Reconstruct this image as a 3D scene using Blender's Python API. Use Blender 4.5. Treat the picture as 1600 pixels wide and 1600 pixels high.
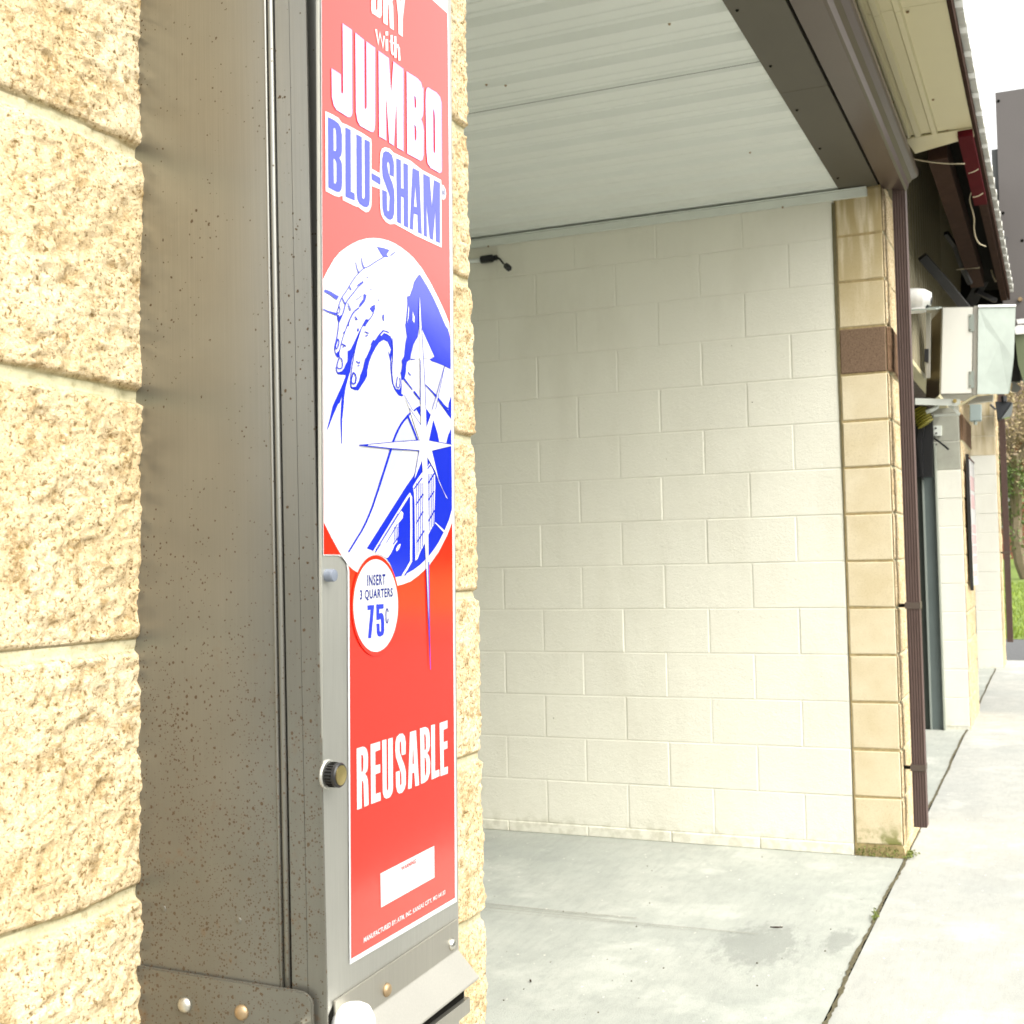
import bpy, bmesh, math, random
import numpy as np
from mathutils import Vector, Matrix
from mathutils.geometry import tessellate_polygon
random.seed(7)
for o in list(bpy.data.objects): bpy.data.objects.remove(o)
scene = bpy.context.scene

# ------------------------------------------------------------------ camera
F, YAW, PIT, ROLL = 1960.495, .41024, .037733, -.022514
CAM = Vector((0, -.69765, 1.2596))
fw = Vector((math.cos(YAW)*math.cos(PIT), math.sin(YAW)*math.cos(PIT), math.sin(PIT)))
rt0 = Vector((math.sin(YAW), -math.cos(YAW), 0)); up0 = rt0.cross(fw)
rt = math.cos(ROLL)*rt0+math.sin(ROLL)*up0
up = -math.sin(ROLL)*rt0+math.cos(ROLL)*up0
cd = bpy.data.cameras.new('camera'); co = bpy.data.objects.new('camera', cd)
scene.collection.objects.link(co)
m = Matrix((rt, up, -fw)).transposed().to_4x4(); m.translation = CAM
co.matrix_world = m
cd.sensor_width = 36; cd.lens = 36*F/1600; cd.clip_start = .02; cd.clip_end = 2000
cd.dof.use_dof = True; cd.dof.focus_distance = 1.45; cd.dof.aperture_fstop = 20
scene.camera = co
scene.render.resolution_x = scene.render.resolution_y = 1024

# ------------------------------------------------------------------ light
SUN_EL, SUN_AZ = math.radians(50), math.radians(-112)     # azimuth of the direction towards the sun, from +X
w = bpy.data.worlds.new('World'); scene.world = w; w.use_nodes = True
nt = w.node_tree; nt.nodes.clear()
sky = nt.nodes.new('ShaderNodeTexSky'); sky.sky_type = 'NISHITA'; sky.sun_disc = False
sky.sun_elevation = SUN_EL; sky.sun_rotation = math.pi/2-SUN_AZ
sky.air_density = 1.0; sky.dust_density = 4.0; sky.ozone_density = 1.0
hs = nt.nodes.new('ShaderNodeHueSaturation'); hs.inputs['Saturation'].default_value = .10
bg = nt.nodes.new('ShaderNodeBackground'); bg.inputs['Strength'].default_value = .15
wo = nt.nodes.new('ShaderNodeOutputWorld')
nt.links.new(sky.outputs[0], hs.inputs['Color'])
mx = nt.nodes.new('ShaderNodeMix'); mx.data_type = 'RGBA'; mx.blend_type = 'MULTIPLY'; mx.inputs['Factor'].default_value = 1
mx.inputs[7].default_value = (1.0, .99, .945, 1); nt.links.new(hs.outputs[0], mx.inputs[6]); nt.links.new(mx.outputs[2], bg.inputs[0]); nt.links.new(bg.outputs[0], wo.inputs[0])
sd = bpy.data.lights.new('sun', 'SUN'); sd.energy = .6; sd.angle = math.radians(50); sd.color = (1, .95, .86)
so = bpy.data.objects.new('sun', sd); scene.collection.objects.link(so)
dv = Vector((math.cos(SUN_EL)*math.cos(SUN_AZ), math.cos(SUN_EL)*math.sin(SUN_AZ), math.sin(SUN_EL)))
so.rotation_euler = dv.to_track_quat('Z', 'Y').to_euler(); so.location = (0, -8, 8)
scene.view_settings.view_transform = 'Standard'; scene.view_settings.look = 'None'
scene.view_settings.exposure = 1.63; scene.view_settings.gamma = 1
scene.render.engine = 'CYCLES'
scene.cycles.max_bounces = 10; scene.cycles.diffuse_bounces = 6

# ------------------------------------------------------------------ helpers
LINK = scene.collection.objects.link
def ray(px, py): return fw+rt*((px-800)/F)+up*((800-py)/F)
def hit(px, py, P0, N):
    d = ray(px, py); N = Vector(N); return CAM+d*(N.dot(Vector(P0)-CAM)/N.dot(d))
def tag(o, label=None, cat=None, group=None, kind=None):
    if label: o['label'] = label
    if cat: o['category'] = cat
    if group: o['group'] = group
    if kind: o['kind'] = kind
    return o
def empty(name, loc, label, cat, group=None):
    o = bpy.data.objects.new(name, None); o.empty_display_size = .1; LINK(o); o.location = loc
    return tag(o, label, cat, group)
def link(name, me, mat, parent=None, smooth=False):
    if mat is not None: me.materials.append(mat)
    o = bpy.data.objects.new(name, me); LINK(o)
    if parent is not None:
        o.parent = parent; off = Vector(parent.location)
        if parent.parent: off = off+Vector(parent.parent.location)
        me.transform(Matrix.Translation(-off))
    if smooth:
        for p in me.polygons: p.use_smooth = True
    return o
class MB:
    def __init__(s): s.v = []; s.f = []
    def quad(s, *P):
        n = len(s.v); s.v += [tuple(p) for p in P]; s.f.append(tuple(range(n, n+len(P))))
    def hexa(s, a, b):           # two rings of equal length, a = one end, b = other end
        n = len(s.v); k = len(a); s.v += [tuple(p) for p in a]+[tuple(p) for p in b]
        s.f.append(tuple(range(n+k-1, n-1, -1))); s.f.append(tuple(range(n+k, n+2*k)))
        for i in range(k): s.f.append((n+i, n+(i+1) % k, n+k+(i+1) % k, n+k+i))
    def box(s, x0, x1, y0, y1, z0, z1):
        s.hexa([(x0, y0, z0), (x1, y0, z0), (x1, y1, z0), (x0, y1, z0)], [(x0, y0, z1), (x1, y0, z1), (x1, y1, z1), (x0, y1, z1)])
    def tube(s, pts, r, n=10, r1=None):
        pts = [Vector(p) for p in pts]; rings = []; prev = None
        for i, p in enumerate(pts):
            t = (pts[min(i+1, len(pts)-1)]-pts[max(i-1, 0)]).normalized()
            if prev is None: a = t.orthogonal().normalized()
            else: a = (prev-t*prev.dot(t)).normalized()
            prev = a; b = t.cross(a)
            rr = r if r1 is None else r+(r1-r)*i/(len(pts)-1)
            rings.append([p+a*math.cos(2*math.pi*k/n)*rr+b*math.sin(2*math.pi*k/n)*rr for k in range(n)])
        base = len(s.v)
        for R in rings: s.v += [tuple(q) for q in R]
        for i in range(len(rings)-1):
            for k in range(n):
                s.f.append((base+i*n+k, base+i*n+(k+1) % n, base+(i+1)*n+(k+1) % n, base+(i+1)*n+k))
        s.f.append(tuple(base+k for k in range(n-1, -1, -1))); s.f.append(tuple(base+(len(rings)-1)*n+k for k in range(n)))
    def lathe(s, c, ax, prof, n=24, sx=1, sz=1):   # prof: (r, h) along axis
        c = Vector(c); ax = Vector(ax).normalized(); a = ax.orthogonal().normalized(); b = ax.cross(a); base = len(s.v)
        for r, h in prof:
            for k in range(n):
                s.v.append(tuple(c+ax*h+a*math.cos(2*math.pi*k/n)*r+b*math.sin(2*math.pi*k/n)*r))
        for i in range(len(prof)-1):
            for k in range(n):
                s.f.append((base+i*n+k, base+i*n+(k+1) % n, base+(i+1)*n+(k+1) % n, base+(i+1)*n+k))
        s.f.append(tuple(base+k for k in range(n-1, -1, -1))); s.f.append(tuple(base+(len(prof)-1)*n+k for k in range(n)))
    def build(s, name, mat, parent=None, smooth=False, bevel=0):
        me = bpy.data.meshes.new(name); me.from_pydata(s.v, [], s.f); me.validate()
        bm = bmesh.new(); bm.from_mesh(me)
        bmesh.ops.recalc_face_normals(bm, faces=bm.faces)
        if bevel: bmesh.ops.bevel(bm, geom=bm.edges[:], offset=bevel, segments=2, affect='EDGES', clamp_overlap=True)
        bm.to_mesh(me); bm.free()
        o = link(name, me, mat, parent, smooth)
        return o
def extr(name, prof, x0, x1, mat, parent=None, bevel=0):     # closed (y,z) profile pushed along X
    b = MB(); b.hexa([(x0, y, z) for y, z in prof], [(x1, y, z) for y, z in prof]); return b.build(name, mat, parent, bevel=bevel)
def sheet(path, x0, x1, t):                                   # open (y,z) path -> thin closed profile
    return path+[(y, z+t) for y, z in reversed(path)]

# ------------------------------------------------------------------ materials
def newmat(name):
    m_ = bpy.data.materials.new(name); m_.use_nodes = True; n = m_.node_tree; b = n.nodes['Principled BSDF']
    return m_, n, b
def N(n, t, **k):
    x = n.nodes.new(t)
    for a, v in k.items():
        if a.startswith('i_'): x.inputs[a[2:].replace('_', ' ')].default_value = v
        else: setattr(x, a, v)
    return x
def coords(n, scale=(1, 1, 1)):
    g = N(n, 'ShaderNodeNewGeometry'); mp = N(n, 'ShaderNodeMapping'); mp.inputs['Scale'].default_value = scale
    n.links.new(g.outputs['Position'], mp.inputs['Vector']); return mp.outputs[0]
def noise(n, vec, sc, det=4, rough=.55):
    x = N(n, 'ShaderNodeTexNoise'); x.inputs['Scale'].default_value = sc; x.inputs['Detail'].default_value = det; x.inputs['Roughness'].default_value = rough
    n.links.new(vec, x.inputs['Vector']); return x.outputs['Fac']
def ramp(n, fac, stops):
    r = N(n, 'ShaderNodeValToRGB'); e = r.color_ramp.elements
    while len(e) < len(stops): e.new(.5)
    for i, (p_, c) in enumerate(stops):
        e[i].position = p_; e[i].color = (c, c, c, 1) if isinstance(c, (int, float)) else (*c, 1)
    n.links.new(fac, r.inputs[0]); return r.outputs[0]
def mix(n, fac, a, b, mode='MIX'):
    x = N(n, 'ShaderNodeMix', data_type='RGBA', blend_type=mode)
    for s_, v in ((x.inputs['Factor'], fac), (x.inputs[6], a), (x.inputs[7], b)):
        if isinstance(v, (int, float)): s_.default_value = v
        elif isinstance(v, tuple): s_.default_value = (*v, 1)
        else: n.links.new(v, s_)
    return x.outputs[2]
def math_(n, op, a, b=None):
    x = N(n, 'ShaderNodeMath', operation=op)
    for i, v in enumerate((a, b)):
        if v is None: continue
        if isinstance(v, (int, float)): x.inputs[i].default_value = v
        else: n.links.new(v, x.inputs[i])
    return x.outputs[0]
def bump(n, b, h, dist, strength=1.0):
    x = N(n, 'ShaderNodeBump'); x.inputs['Distance'].default_value = dist; x.inputs['Strength'].default_value = strength
    n.links.new(h, x.inputs['Height']); n.links.new(x.outputs[0], b.inputs['Normal']); return x
def zsep(n, ax='Z'):
    g = N(n, 'ShaderNodeNewGeometry'); s = N(n, 'ShaderNodeSeparateXYZ'); n.links.new(g.outputs['Position'], s.inputs[0]); return s.outputs[ax]
def setc(n, b, v):
    if isinstance(v, tuple): b.inputs['Base Color'].default_value = (*v, 1)
    else: n.links.new(v, b.inputs['Base Color'])
def spots(n, scale, size, dens):
    """0/1 mask of small dirt specks; dens = socket or number 0..1"""
    v = N(n, 'ShaderNodeTexVoronoi', feature='F1'); v.inputs['Scale'].default_value = scale
    wn = noise(n, coords(n), scale*1.6, 2)
    vec = N(n, 'ShaderNodeVectorMath', operation='ADD'); n.links.new(coords(n), vec.inputs[0])
    sc = N(n, 'ShaderNodeVectorMath', operation='SCALE'); 
    cmb = N(n, 'ShaderNodeCombineXYZ'); n.links.new(wn, cmb.inputs[0]); n.links.new(wn, cmb.inputs[2])
    n.links.new(cmb.outputs[0], sc.inputs[0]); sc.inputs['Scale'].default_value = .7/scale
    n.links.new(sc.outputs[0], vec.inputs[1]); n.links.new(vec.outputs[0], v.inputs['Vector'])
    s = N(n, 'ShaderNodeSeparateColor'); n.links.new(v.outputs['Color'], s.inputs[0])
    keep = math_(n, 'LESS_THAN', s.outputs[0], dens)
    rad = math_(n, 'MULTIPLY', math_(n, 'ADD', math_(n, 'MULTIPLY', s.outputs[1], s.outputs[1]), .25), size)
    return math_(n, 'MULTIPLY', math_(n, 'LESS_THAN', v.outputs['Distance'], rad), keep)

def mat_plain(name, col, rough=.6, metal=0., var=.12, sc=6, bmp=0, bsc=200, spec=None):
    m_, n, b = newmat(name)
    f = noise(n, coords(n), sc, 5)
    c = mix(n, f, tuple(x*(1-var) for x in col), tuple(min(1, x*(1+var)) for x in col)); setc(n, b, c)
    b.inputs['Roughness'].default_value = rough; b.inputs['Metallic'].default_value = metal
    if spec is not None: b.inputs['Specular IOR Level'].default_value = spec
    if bmp: bump(n, b, noise(n, coords(n), bsc, 3), bmp)
    return m_
def mat_splitface():
    m_, n, b = newmat('split_face_block'); c0 = coords(n)
    big = noise(n, c0, 9, 6); mid = noise(n, c0, 60, 6, .7); fine = noise(n, c0, 260, 4, .7)
    col = mix(n, ramp(n, big, [(.35, 0.), (.65, 1.)]), (.60, .46, .265), (.70, .58, .385))
    col = mix(n, ramp(n, mid, [(.35, .9), (.51, 0.)]), col, (.36, .25, .115))
    col = mix(n, ramp(n, fine, [(.36, 1.), (.46, 0.)]), col, (.20, .13, .05))
    col = mix(n, ramp(n, fine, [(.58, 0.), (.72, .8)]), col, (.82, .74, .56))
    att = N(n, 'ShaderNodeAttribute', attribute_name='mortar')
    mor = mix(n, mid, (.38, .33, .20), (.62, .56, .39)); mor = mix(n, ramp(n, fine, [(.36, .7), (.48, 0.)]), mor, (.30, .24, .12)); mor = mix(n, ramp(n, big, [(.42, .5), (.6, 0.)]), mor, (.40, .40, .25))
    col = mix(n, att.outputs['Fac'], col, mor)
    att2 = N(n, 'ShaderNodeAttribute', attribute_name='brown')
    col = mix(n, att2.outputs['Fac'], col, mix(n, mid, (.10, .055, .03), (.20, .125, .075)))
    setc(n, b, col); b.inputs['Roughness'].default_value = .95; b.inputs['Specular IOR Level'].default_value = .15
    hh = math_(n, 'ADD', math_(n, 'MULTIPLY', mid, 1.0), math_(n, 'MULTIPLY', fine, .45))
    inv = math_(n, 'SUBTRACT', 1.15, att.outputs['Fac'])
    bump(n, b, math_(n, 'MULTIPLY', hh, inv), .0045); return m_
def mat_smoothblock():
    m_, n, b = newmat('smooth_tan_block'); c0 = coords(n)
    big = noise(n, c0, 5, 5); fine = noise(n, c0, 330, 3, .7)
    col = mix(n, ramp(n, big, [(.35, 0.), (.65, 1.)]), (.63, .53, .345), (.72, .63, .455))
    col = mix(n, ramp(n, fine, [(.3, .8), (.45, 0.)]), col, (.33, .235, .115))
    # rain wash stains at the top of the wall
    zz = zsep(n); st = noise(n, coords(n, (1, 14, 1.2)), 1.5, 3)
    mk = math_(n, 'MULTIPLY', ramp(n, st, [(.45, 0.), (.6, 1.)]), ramp(n, math_(n, 'SUBTRACT', zz, 2.1), [(.0, 0.), (.6, .8)]))
    col = mix(n, mk, col, (.40, .30, .13))
    mk2 = math_(n, 'MULTIPLY', ramp(n, noise(n, c0, 18, 3), [(.45, 0.), (.62, 1.)]), ramp(n, zz, [(.0, 1.), (.13, 0.)]))
    col = mix(n, mk2, col, (.16, .17, .035))
    setc(n, b, col); b.inputs['Roughness'].default_value = .95; b.inputs['Specular IOR Level'].default_value = .15
    bump(n, b, fine, .0015); return m_
def mat_paintblock(name='painted_block', top=(.80, .78, .675)):
    m_, n, b = newmat(name); c0 = coords(n)
    big = noise(n, c0, 2.2, 5); fine = noise(n, c0, 300, 3, .7); pit = noise(n, c0, 90, 2)
    col = mix(n, big, tuple(x*.94 for x in top), tuple(x*1.05 for x in top))
    col = mix(n, spots(n, 22, .05, .3), col, (.25, .22, .13))
    col = mix(n, spots(n, 120, .16, .12), col, tuple(x*.72 for x in top))
    col = mix(n, ramp(n, noise(n, coords(n, (1, 1, .35)), 3.2, 6, .6), [(.50, 0.), (.72, .16)]), col, (.42, .38, .26))
    col = mix(n, math_(n, 'MULTIPLY', ramp(n, zsep(n), [(.0, 1.), (.06, 0.)]), ramp(n, noise(n, c0, 26, 4), [(.45, 0.), (.6, .28)])), col, (.36, .34, .22))
    setc(n, b, col); b.inputs['Roughness'].default_value = .62; b.inputs['Specular IOR Level'].default_value = .3
    bump(n, b, math_(n, 'ADD', math_(n, 'ADD', fine, math_(n, 'MULTIPLY', pit, .8)), math_(n, 'MULTIPLY', noise(n, c0, 14, 4), 1.3)), .0018); return m_
def mat_concrete(name, a, c, stain=.0):
    m_, n, b = newmat(name); c0 = coords(n)
    big = noise(n, c0, .9, 6, .6); mid = noise(n, c0, 7, 6, .65); fine = noise(n, c0, 180, 4, .7)
    col = mix(n, ramp(n, big, [(.35, 0.), (.65, 1.)]), a, c)
    col = mix(n, ramp(n, mid, [(.40, .28), (.60, 0.)]), col, tuple(x*.72 for x in a))
    tr = noise(n, coords(n, (2, 9, 1)), 5, 6, .7)
    col = mix(n, ramp(n, tr, [(.38, .30), (.52, 0.)]), col, tuple(x*.78 for x in a))
    col = mix(n, ramp(n, noise(n, c0, 2.3, 5, .65), [(.55, 0.), (.66, .35)]), col, tuple(min(1, x*1.35) for x in c))
    col = mix(n, ramp(n, fine, [(.33, .5), (.45, 0.)]), col, tuple(x*.6 for x in a))
    col = mix(n, spots(n, 45, .16, .16), col, (.78, .75, .66))
    col = mix(n, spots(n, 30, .09, .10), col, (.10, .08, .05))
    if stain:
        g = N(n, 'ShaderNodeNewGeometry')
        for (x, y, rx, ry) in ((4.22, .27, .30, .17), (4.35, .03, .17, .06)):
            mp = N(n, 'ShaderNodeMapping', vector_type='POINT'); mp.inputs['Location'].default_value = (-x/rx, -y/ry, 0); mp.inputs['Scale'].default_value = (1/rx, 1/ry, 0)
            n.links.new(g.outputs['Position'], mp.inputs[0])
            L = N(n, 'ShaderNodeVectorMath', operation='LENGTH'); n.links.new(mp.outputs[0], L.inputs[0])
            d = math_(n, 'ADD', L.outputs['Value'], math_(n, 'MULTIPLY', noise(n, coords(n, (1, 2.5, 1)), 14, 6, .75), 2.0))
            col = mix(n, ramp(n, math_(n, 'MULTIPLY', d, .5), [(.78, stain), (.98, 0.)]), col, tuple(x*.62 for x in a))
    setc(n, b, col); b.inputs['Roughness'].default_value = .8; b.inputs['Specular IOR Level'].default_value = .35
    bump(n, b, math_(n, 'ADD', fine, math_(n, 'MULTIPLY', mid, .6)), .0025); return m_
def mat_steel(name, dirt=0., base=(.38, .38, .35), rough=.30):
    m_, n, b = newmat(name)
    br = noise(n, coords(n, (900, 900, 7)), 1, 3, .6); cl = noise(n, coords(n, (3, 3, 1.2)), 2.0, 5)
    col = mix(n, br, tuple(x*.86 for x in base), tuple(min(1, x*1.14) for x in base))
    col = mix(n, ramp(n, cl, [(.35, .35), (.65, 0.)]), col, tuple(x*.72 for x in base))
    r_ = math_(n, 'ADD', rough-.06, math_(n, 'MULTIPLY', cl, .16))
    metal = 1.0
    if dirt:
        zz = zsep(n)
        dens = math_(n, 'MULTIPLY', ramp(n, math_(n, 'MULTIPLY', math_(n, 'SUBTRACT', zz, .8), 1.0), [(.0, 1.), (.26, .75), (.42, .24), (.62, .07), (1., .05)]), dirt)
        cloud = noise(n, coords(n), 9, 3)
        dens = math_(n, 'MULTIPLY', dens, ramp(n, cloud, [(.3, .35), (.62, 1.2)]))
        s1 = spots(n, 230, .27, dens); s2 = spots(n, 480, .36, math_(n, 'MULTIPLY', dens, 1.)); s3 = spots(n, 80, .075, math_(n, 'MULTIPLY', dens, .6))
        sm = math_(n, 'MAXIMUM', math_(n, 'MAXIMUM', s1, s2), s3)
        low_tone = math_(n, 'MULTIPLY', ramp(n, math_(n, 'SUBTRACT', zz, .8), [(.05, .95), (.42, .66), (.75, .25)]), ramp(n, cloud, [(.2, .75), (.8, 1.)]))  # darker, browner and less metallic towards the bottom
        col = mix(n, low_tone, col, (.085, .076, .052))
        col = mix(n, sm, col, (.07, .043, .02))
        col = mix(n, math_(n, 'MULTIPLY', ramp(n, noise(n, coords(n), 55, 4, .7), [(.60, 0.), (.70, .5)]), ramp(n, math_(n, 'SUBTRACT', zz, .8), [(.1, 1.), (.5, 0.)])), col, (.16, .09, .04))
        mt = math_(n, 'MULTIPLY', math_(n, 'SUBTRACT', 1., sm), math_(n, 'SUBTRACT', 1., math_(n, 'MULTIPLY', low_tone, .6)))
        n.links.new(mt, b.inputs['Metallic']); r_ = math_(n, 'MAXIMUM', r_, math_(n, 'MULTIPLY', sm, .9))
    else: b.inputs['Metallic'].default_value = metal
    setc(n, b, col); n.links.new(r_, b.inputs['Roughness'])
    bump(n, b, br, .00008, .5); return m_
def mat_print(name, col, rough=.16):
    m_, n, b = newmat(name); f = noise(n, coords(n), 4, 3)
    setc(n, b, mix(n, f, tuple(x*.97 for x in col), col)); b.inputs['Roughness'].default_value = rough; b.inputs['Specular IOR Level'].default_value = .4; b.inputs['Coat Weight'].default_value = .9; b.inputs['Coat Roughness'].default_value = .1; b.inputs['Coat IOR'].default_value = 1.55
    bump(n, b, noise(n, coords(n), 35, 3), .0003, .5); return m_
def mat_foliage(name, a, c):
    m_, n, b = newmat(name); oi = N(n, 'ShaderNodeNewGeometry')
    col = mix(n, oi.outputs['Random Per Island'], a, c); setc(n, b, col); b.inputs['Roughness'].default_value = .6; return m_

M = dict(
 split=mat_splitface(), smooth=mat_smoothblock(), paint=mat_paintblock(), paint2=mat_paintblock('painted_block_pale', (.76, .745, .66)),
 brownblock=mat_plain('brown_block', (.18, .12, .08), .95, var=.9, sc=170, bmp=.001, spec=.15),
 mortar=mat_plain('stained_mortar', (.38, .29, .14), .95, var=.6, sc=60, bmp=.001),
 floor=mat_concrete('bay_floor_concrete', (.335, .355, .325), (.45, .46, .415), .6),
 apron=mat_concrete('apron_concrete', (.37, .38, .36), (.455, .45, .41)),
 asphalt=mat_plain('asphalt', (.10, .102, .105), .9, var=.3, sc=40, bmp=.003),
 crack=mat_plain('crack_grit', (.10, .085, .045), .95, var=.8, sc=90, bmp=.004),
 steel=mat_steel('brushed_steel', 0, (.56, .555, .51), .5), steeldirty=mat_steel('speckled_steel', 1.0), steelrough=mat_steel('dull_steel', 0, (.54, .52, .46), .46),
 galv=mat_plain('galvanised_steel', (.33, .37, .33), .5, .35, var=.18, sc=14),
 rust=mat_plain('rusty_rivet', (.36, .26, .15), .45, .7, var=.5, sc=120),
 chrome=mat_plain('bright_rivet', (.62, .60, .54), .25, 1, var=.2, sc=60),
 brass=mat_plain('brass', (.72, .58, .24), .28, 1, var=.1, sc=30),
 red=mat_print('poster_red', (.78, .020, .008)), white=mat_print('poster_white', (.58, .58, .585)),
 blue=mat_print('poster_blue', (.008, .022, .46)), tint=mat_print('poster_pale_tint', (.62, .66, .78)), navy=mat_print('poster_navy', (.008, .010, .20)),
 faint=mat_print('label_faint_print', (.50, .06, .05)),
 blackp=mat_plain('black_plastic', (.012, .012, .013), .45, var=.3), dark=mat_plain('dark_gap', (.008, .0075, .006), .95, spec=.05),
 greyp=mat_plain('grey_button', (.15, .17, .21), .4), whitep=mat_plain('white_plastic', (.80, .80, .78), .3, var=.03),
 liner=mat_plain('white_liner_panel', (.76, .785, .735), .5, var=.06, sc=3, spec=.4),
 trim=mat_plain('white_trim', (.70, .73, .67), .4, var=.05),
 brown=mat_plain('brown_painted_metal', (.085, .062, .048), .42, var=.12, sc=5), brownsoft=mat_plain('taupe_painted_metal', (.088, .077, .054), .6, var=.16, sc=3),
 brownlight=mat_plain('brown_gutter_paint', (.088, .060, .050), .32, var=.10, sc=6), downs=mat_plain('brown_downspout_paint', (.098, .063, .054), .38, var=.15, sc=14),
 tan=mat_plain('tan_soffit', (.60, .54, .33), .45, var=.05, sc=3), tanside=mat_plain('tan_ribbed_siding', (.27, .235, .14), .5, var=.12, sc=4),  # siding tan is darkened to carry the shade under the eave
 roof=mat_plain('white_roof_sheet', (.70, .70, .64), .4, var=.08), redfas=mat_plain('red_fascia', (.075, .005, .008), .85, var=.2, sc=12, spec=.1),
 timber=mat_plain('dark_timber', (.040, .021, .014), .9, spec=.1, var=.45, sc=18, bmp=.002), darkmetal=mat_plain('black_steel_brace', (.018, .017, .016), .6, var=.4, sc=20),
 signbrown=mat_plain('grey_brown_cladding', (.118, .106, .100), .5, var=.06, sc=4), signgreen=mat_plain('olive_sign_face', (.135, .16, .085), .45, var=.08),
 post=mat_plain('blue_grey_steel_paint', (.13, .16, .155), .45, var=.15, sc=8), yellow=mat_plain('yellow_hose', (.24, .21, .02), .5, var=.2, sc=20),
 darkwall=mat_plain('dark_green_panel', (.035, .045, .036), .6, var=.3, sc=5), cable=mat_plain('pale_cable', (.42, .36, .24), .6),
 lens=mat_plain('lens_glass', (.25, .27, .26), .1), bark=mat_plain('bark', (.20, .155, .10), .9, var=.5, sc=25, bmp=.01),
 leaf=mat_foliage('leaves', (.06, .10, .02), (.16, .22, .05)), leafdry=mat_foliage('dry_leaves', (.22, .15, .07), (.42, .34, .18)),
 grass=mat_foliage('grass_blades', (.14, .21, .02), (.28, .36, .05)), lawn=mat_plain('lawn', (.14, .20, .03), .9, var=.4, sc=6, bmp=.02, bsc=40),
 woods=mat_foliage('woods_leaves', (.035, .055, .018), (.09, .12, .04)),
 brick=mat_plain('brick_wall', (.22, .085, .05), .9, var=.3, sc=60), roofbrown=mat_plain('shingles', (.07, .045, .035), .9, var=.3, sc=8),
 moss=mat_foliage('moss_tufts', (.10, .13, .02), (.20, .24, .05)),
)

# ------------------------------------------------------------------ ground
def gz(x): return -.05 if x < 5.6 else -.05+.008*(x-5.6)
XE = 14.9
def strip(name, x0, x1, y0, y1, mat, dz=0, nx=40):
    b = MB(); xs = [x0]+[x for x in np.linspace(x0, x1, nx)[1:-1]]+[x1]
    if x0 < 5.6 < x1: xs = sorted(xs+[5.6])
    for a, c in zip(xs[:-1], xs[1:]): b.quad((a, y0, gz(a)+dz), (c, y0, gz(c)+dz), (c, y1, gz(c)+dz), (a, y1, gz(a)+dz))
    me = bpy.data.meshes.new(name); me.from_pydata(b.v, [], b.f); o = link(name, me, mat); o['kind'] = 'structure'; return o
strip('bay_floor', -8, XE, -.0465, 12, M['floor'])
strip('concrete_apron', -14, XE, -2.1, -.0565, M['apron'])
# expansion joint: a wandering dirty gap between the slabs
b = MB(); rr = random.Random(3); prev = None
for i in range(900):
    x = -1+i*.02
    wob = .0035*math.sin(x*3.1)+.003*math.sin(x*7.7+1)+rr.uniform(-.0018, .0018); wd = .0052+rr.uniform(-.002, .0035)
    if x > XE: break
    a = (x, -.0515+wob-wd, gz(x)+.003+rr.uniform(0, .001)); c = (x, -.0515+wob+wd, gz(x)+.003+rr.uniform(0, .001))
    if prev: b.quad(prev[0], a, c, prev[1])
    prev = (a, c)
me = bpy.data.meshes.new('slab_joint'); me.from_pydata(b.v, [], b.f); o = link('slab_joint', me, M['crack']); o['kind'] = 'structure'
b = MB(); b.quad((-14, -.0566, -.058), (XE, -.0566, .02), (XE, -.0464, .02), (-14, -.0464, -.058))
# saw cuts across the bay floor
b = MB()
for dx, y0, y1, wd in ((0, .30, 6, .0018), (.022, .9, 6, .0014), (.05, .75, 6, .0022), (-.03, .5, 1.6, .0012)):
    ys = np.linspace(y0, y1, 60); pv = None
    for y in ys:
        x = 4.325+dx+.004*math.sin(y*6+dx*90)+.0015*rr.uniform(-1, 1)
        if pv: b.quad((pv[0]-wd, pv[1], -.0462), (pv[0]+wd, pv[1], -.0462), (x+wd, y, -.0462), (x-wd, y, -.0462))
        pv = (x, y)
me = bpy.data.meshes.new('floor_scratches'); me.from_pydata(b.v, [], b.f)
o = link('floor_scratches', me, mat_plain('scratch_grime', (.26, .25, .20), .9, var=.3, sc=60)); o['kind'] = 'structure'
strip('road', XE, 18.2, -60, 60, M['asphalt'], -.02, 6)
b = MB(); b.quad((-14, -120, -.07), (XE, -120, -.06), (XE, -2.08, -.06), (-14, -2.08, -.07)); b.quad((-300, -400, -.09), (-13.9, -400, -.09), (-13.9, 400, -.09), (-300, 400, -.09))
b.quad((-13.9, 11.9, -.085), (XE, 11.9, -.085), (XE, 400, -.085), (-13.9, 400, -.085)); b.quad((-13.9, -400, -.085), (XE, -400, -.085), (XE, -119.9, -.085), (-13.9, -119.9, -.085))
me = bpy.data.meshes.new('parking_lot'); me.from_pydata(b.v, [], b.f); o = link('parking_lot', me, M['asphalt']); o['kind'] = 'structure'
b = MB(); lawnz = lambda x: .035+.0175*(x-18.2) if x < 60 else .035+.0175*41.8
for a, c in ((18.2, 30), (30, 60), (60, 800)): b.quad((a, -500, lawnz(a)), (c, -500, lawnz(c)), (c, 500, lawnz(c)), (a, 500, lawnz(a)))
me = bpy.data.meshes.new('lawn'); me.from_pydata(b.v, [], b.f); o = link('lawn', me, M['lawn']); o['kind'] = 'structure'
b = MB(); rr = random.Random(5)
for i in range(9000):
    x = 18.3+rr.random()**1.4*17; y = rr.uniform(-2.2, 2.0); h = rr.uniform(.04, .11); a = rr.uniform(0, 3.14); wd = .012
    dx, dy = math.cos(a)*wd, math.sin(a)*wd; z = lawnz(x)-.005; tx, ty = rr.uniform(-.03, .03), rr.uniform(-.03, .03)
    b.quad((x-dx, y-dy, z), (x+dx, y+dy, z), (x+tx, y+ty, z+h))
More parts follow.
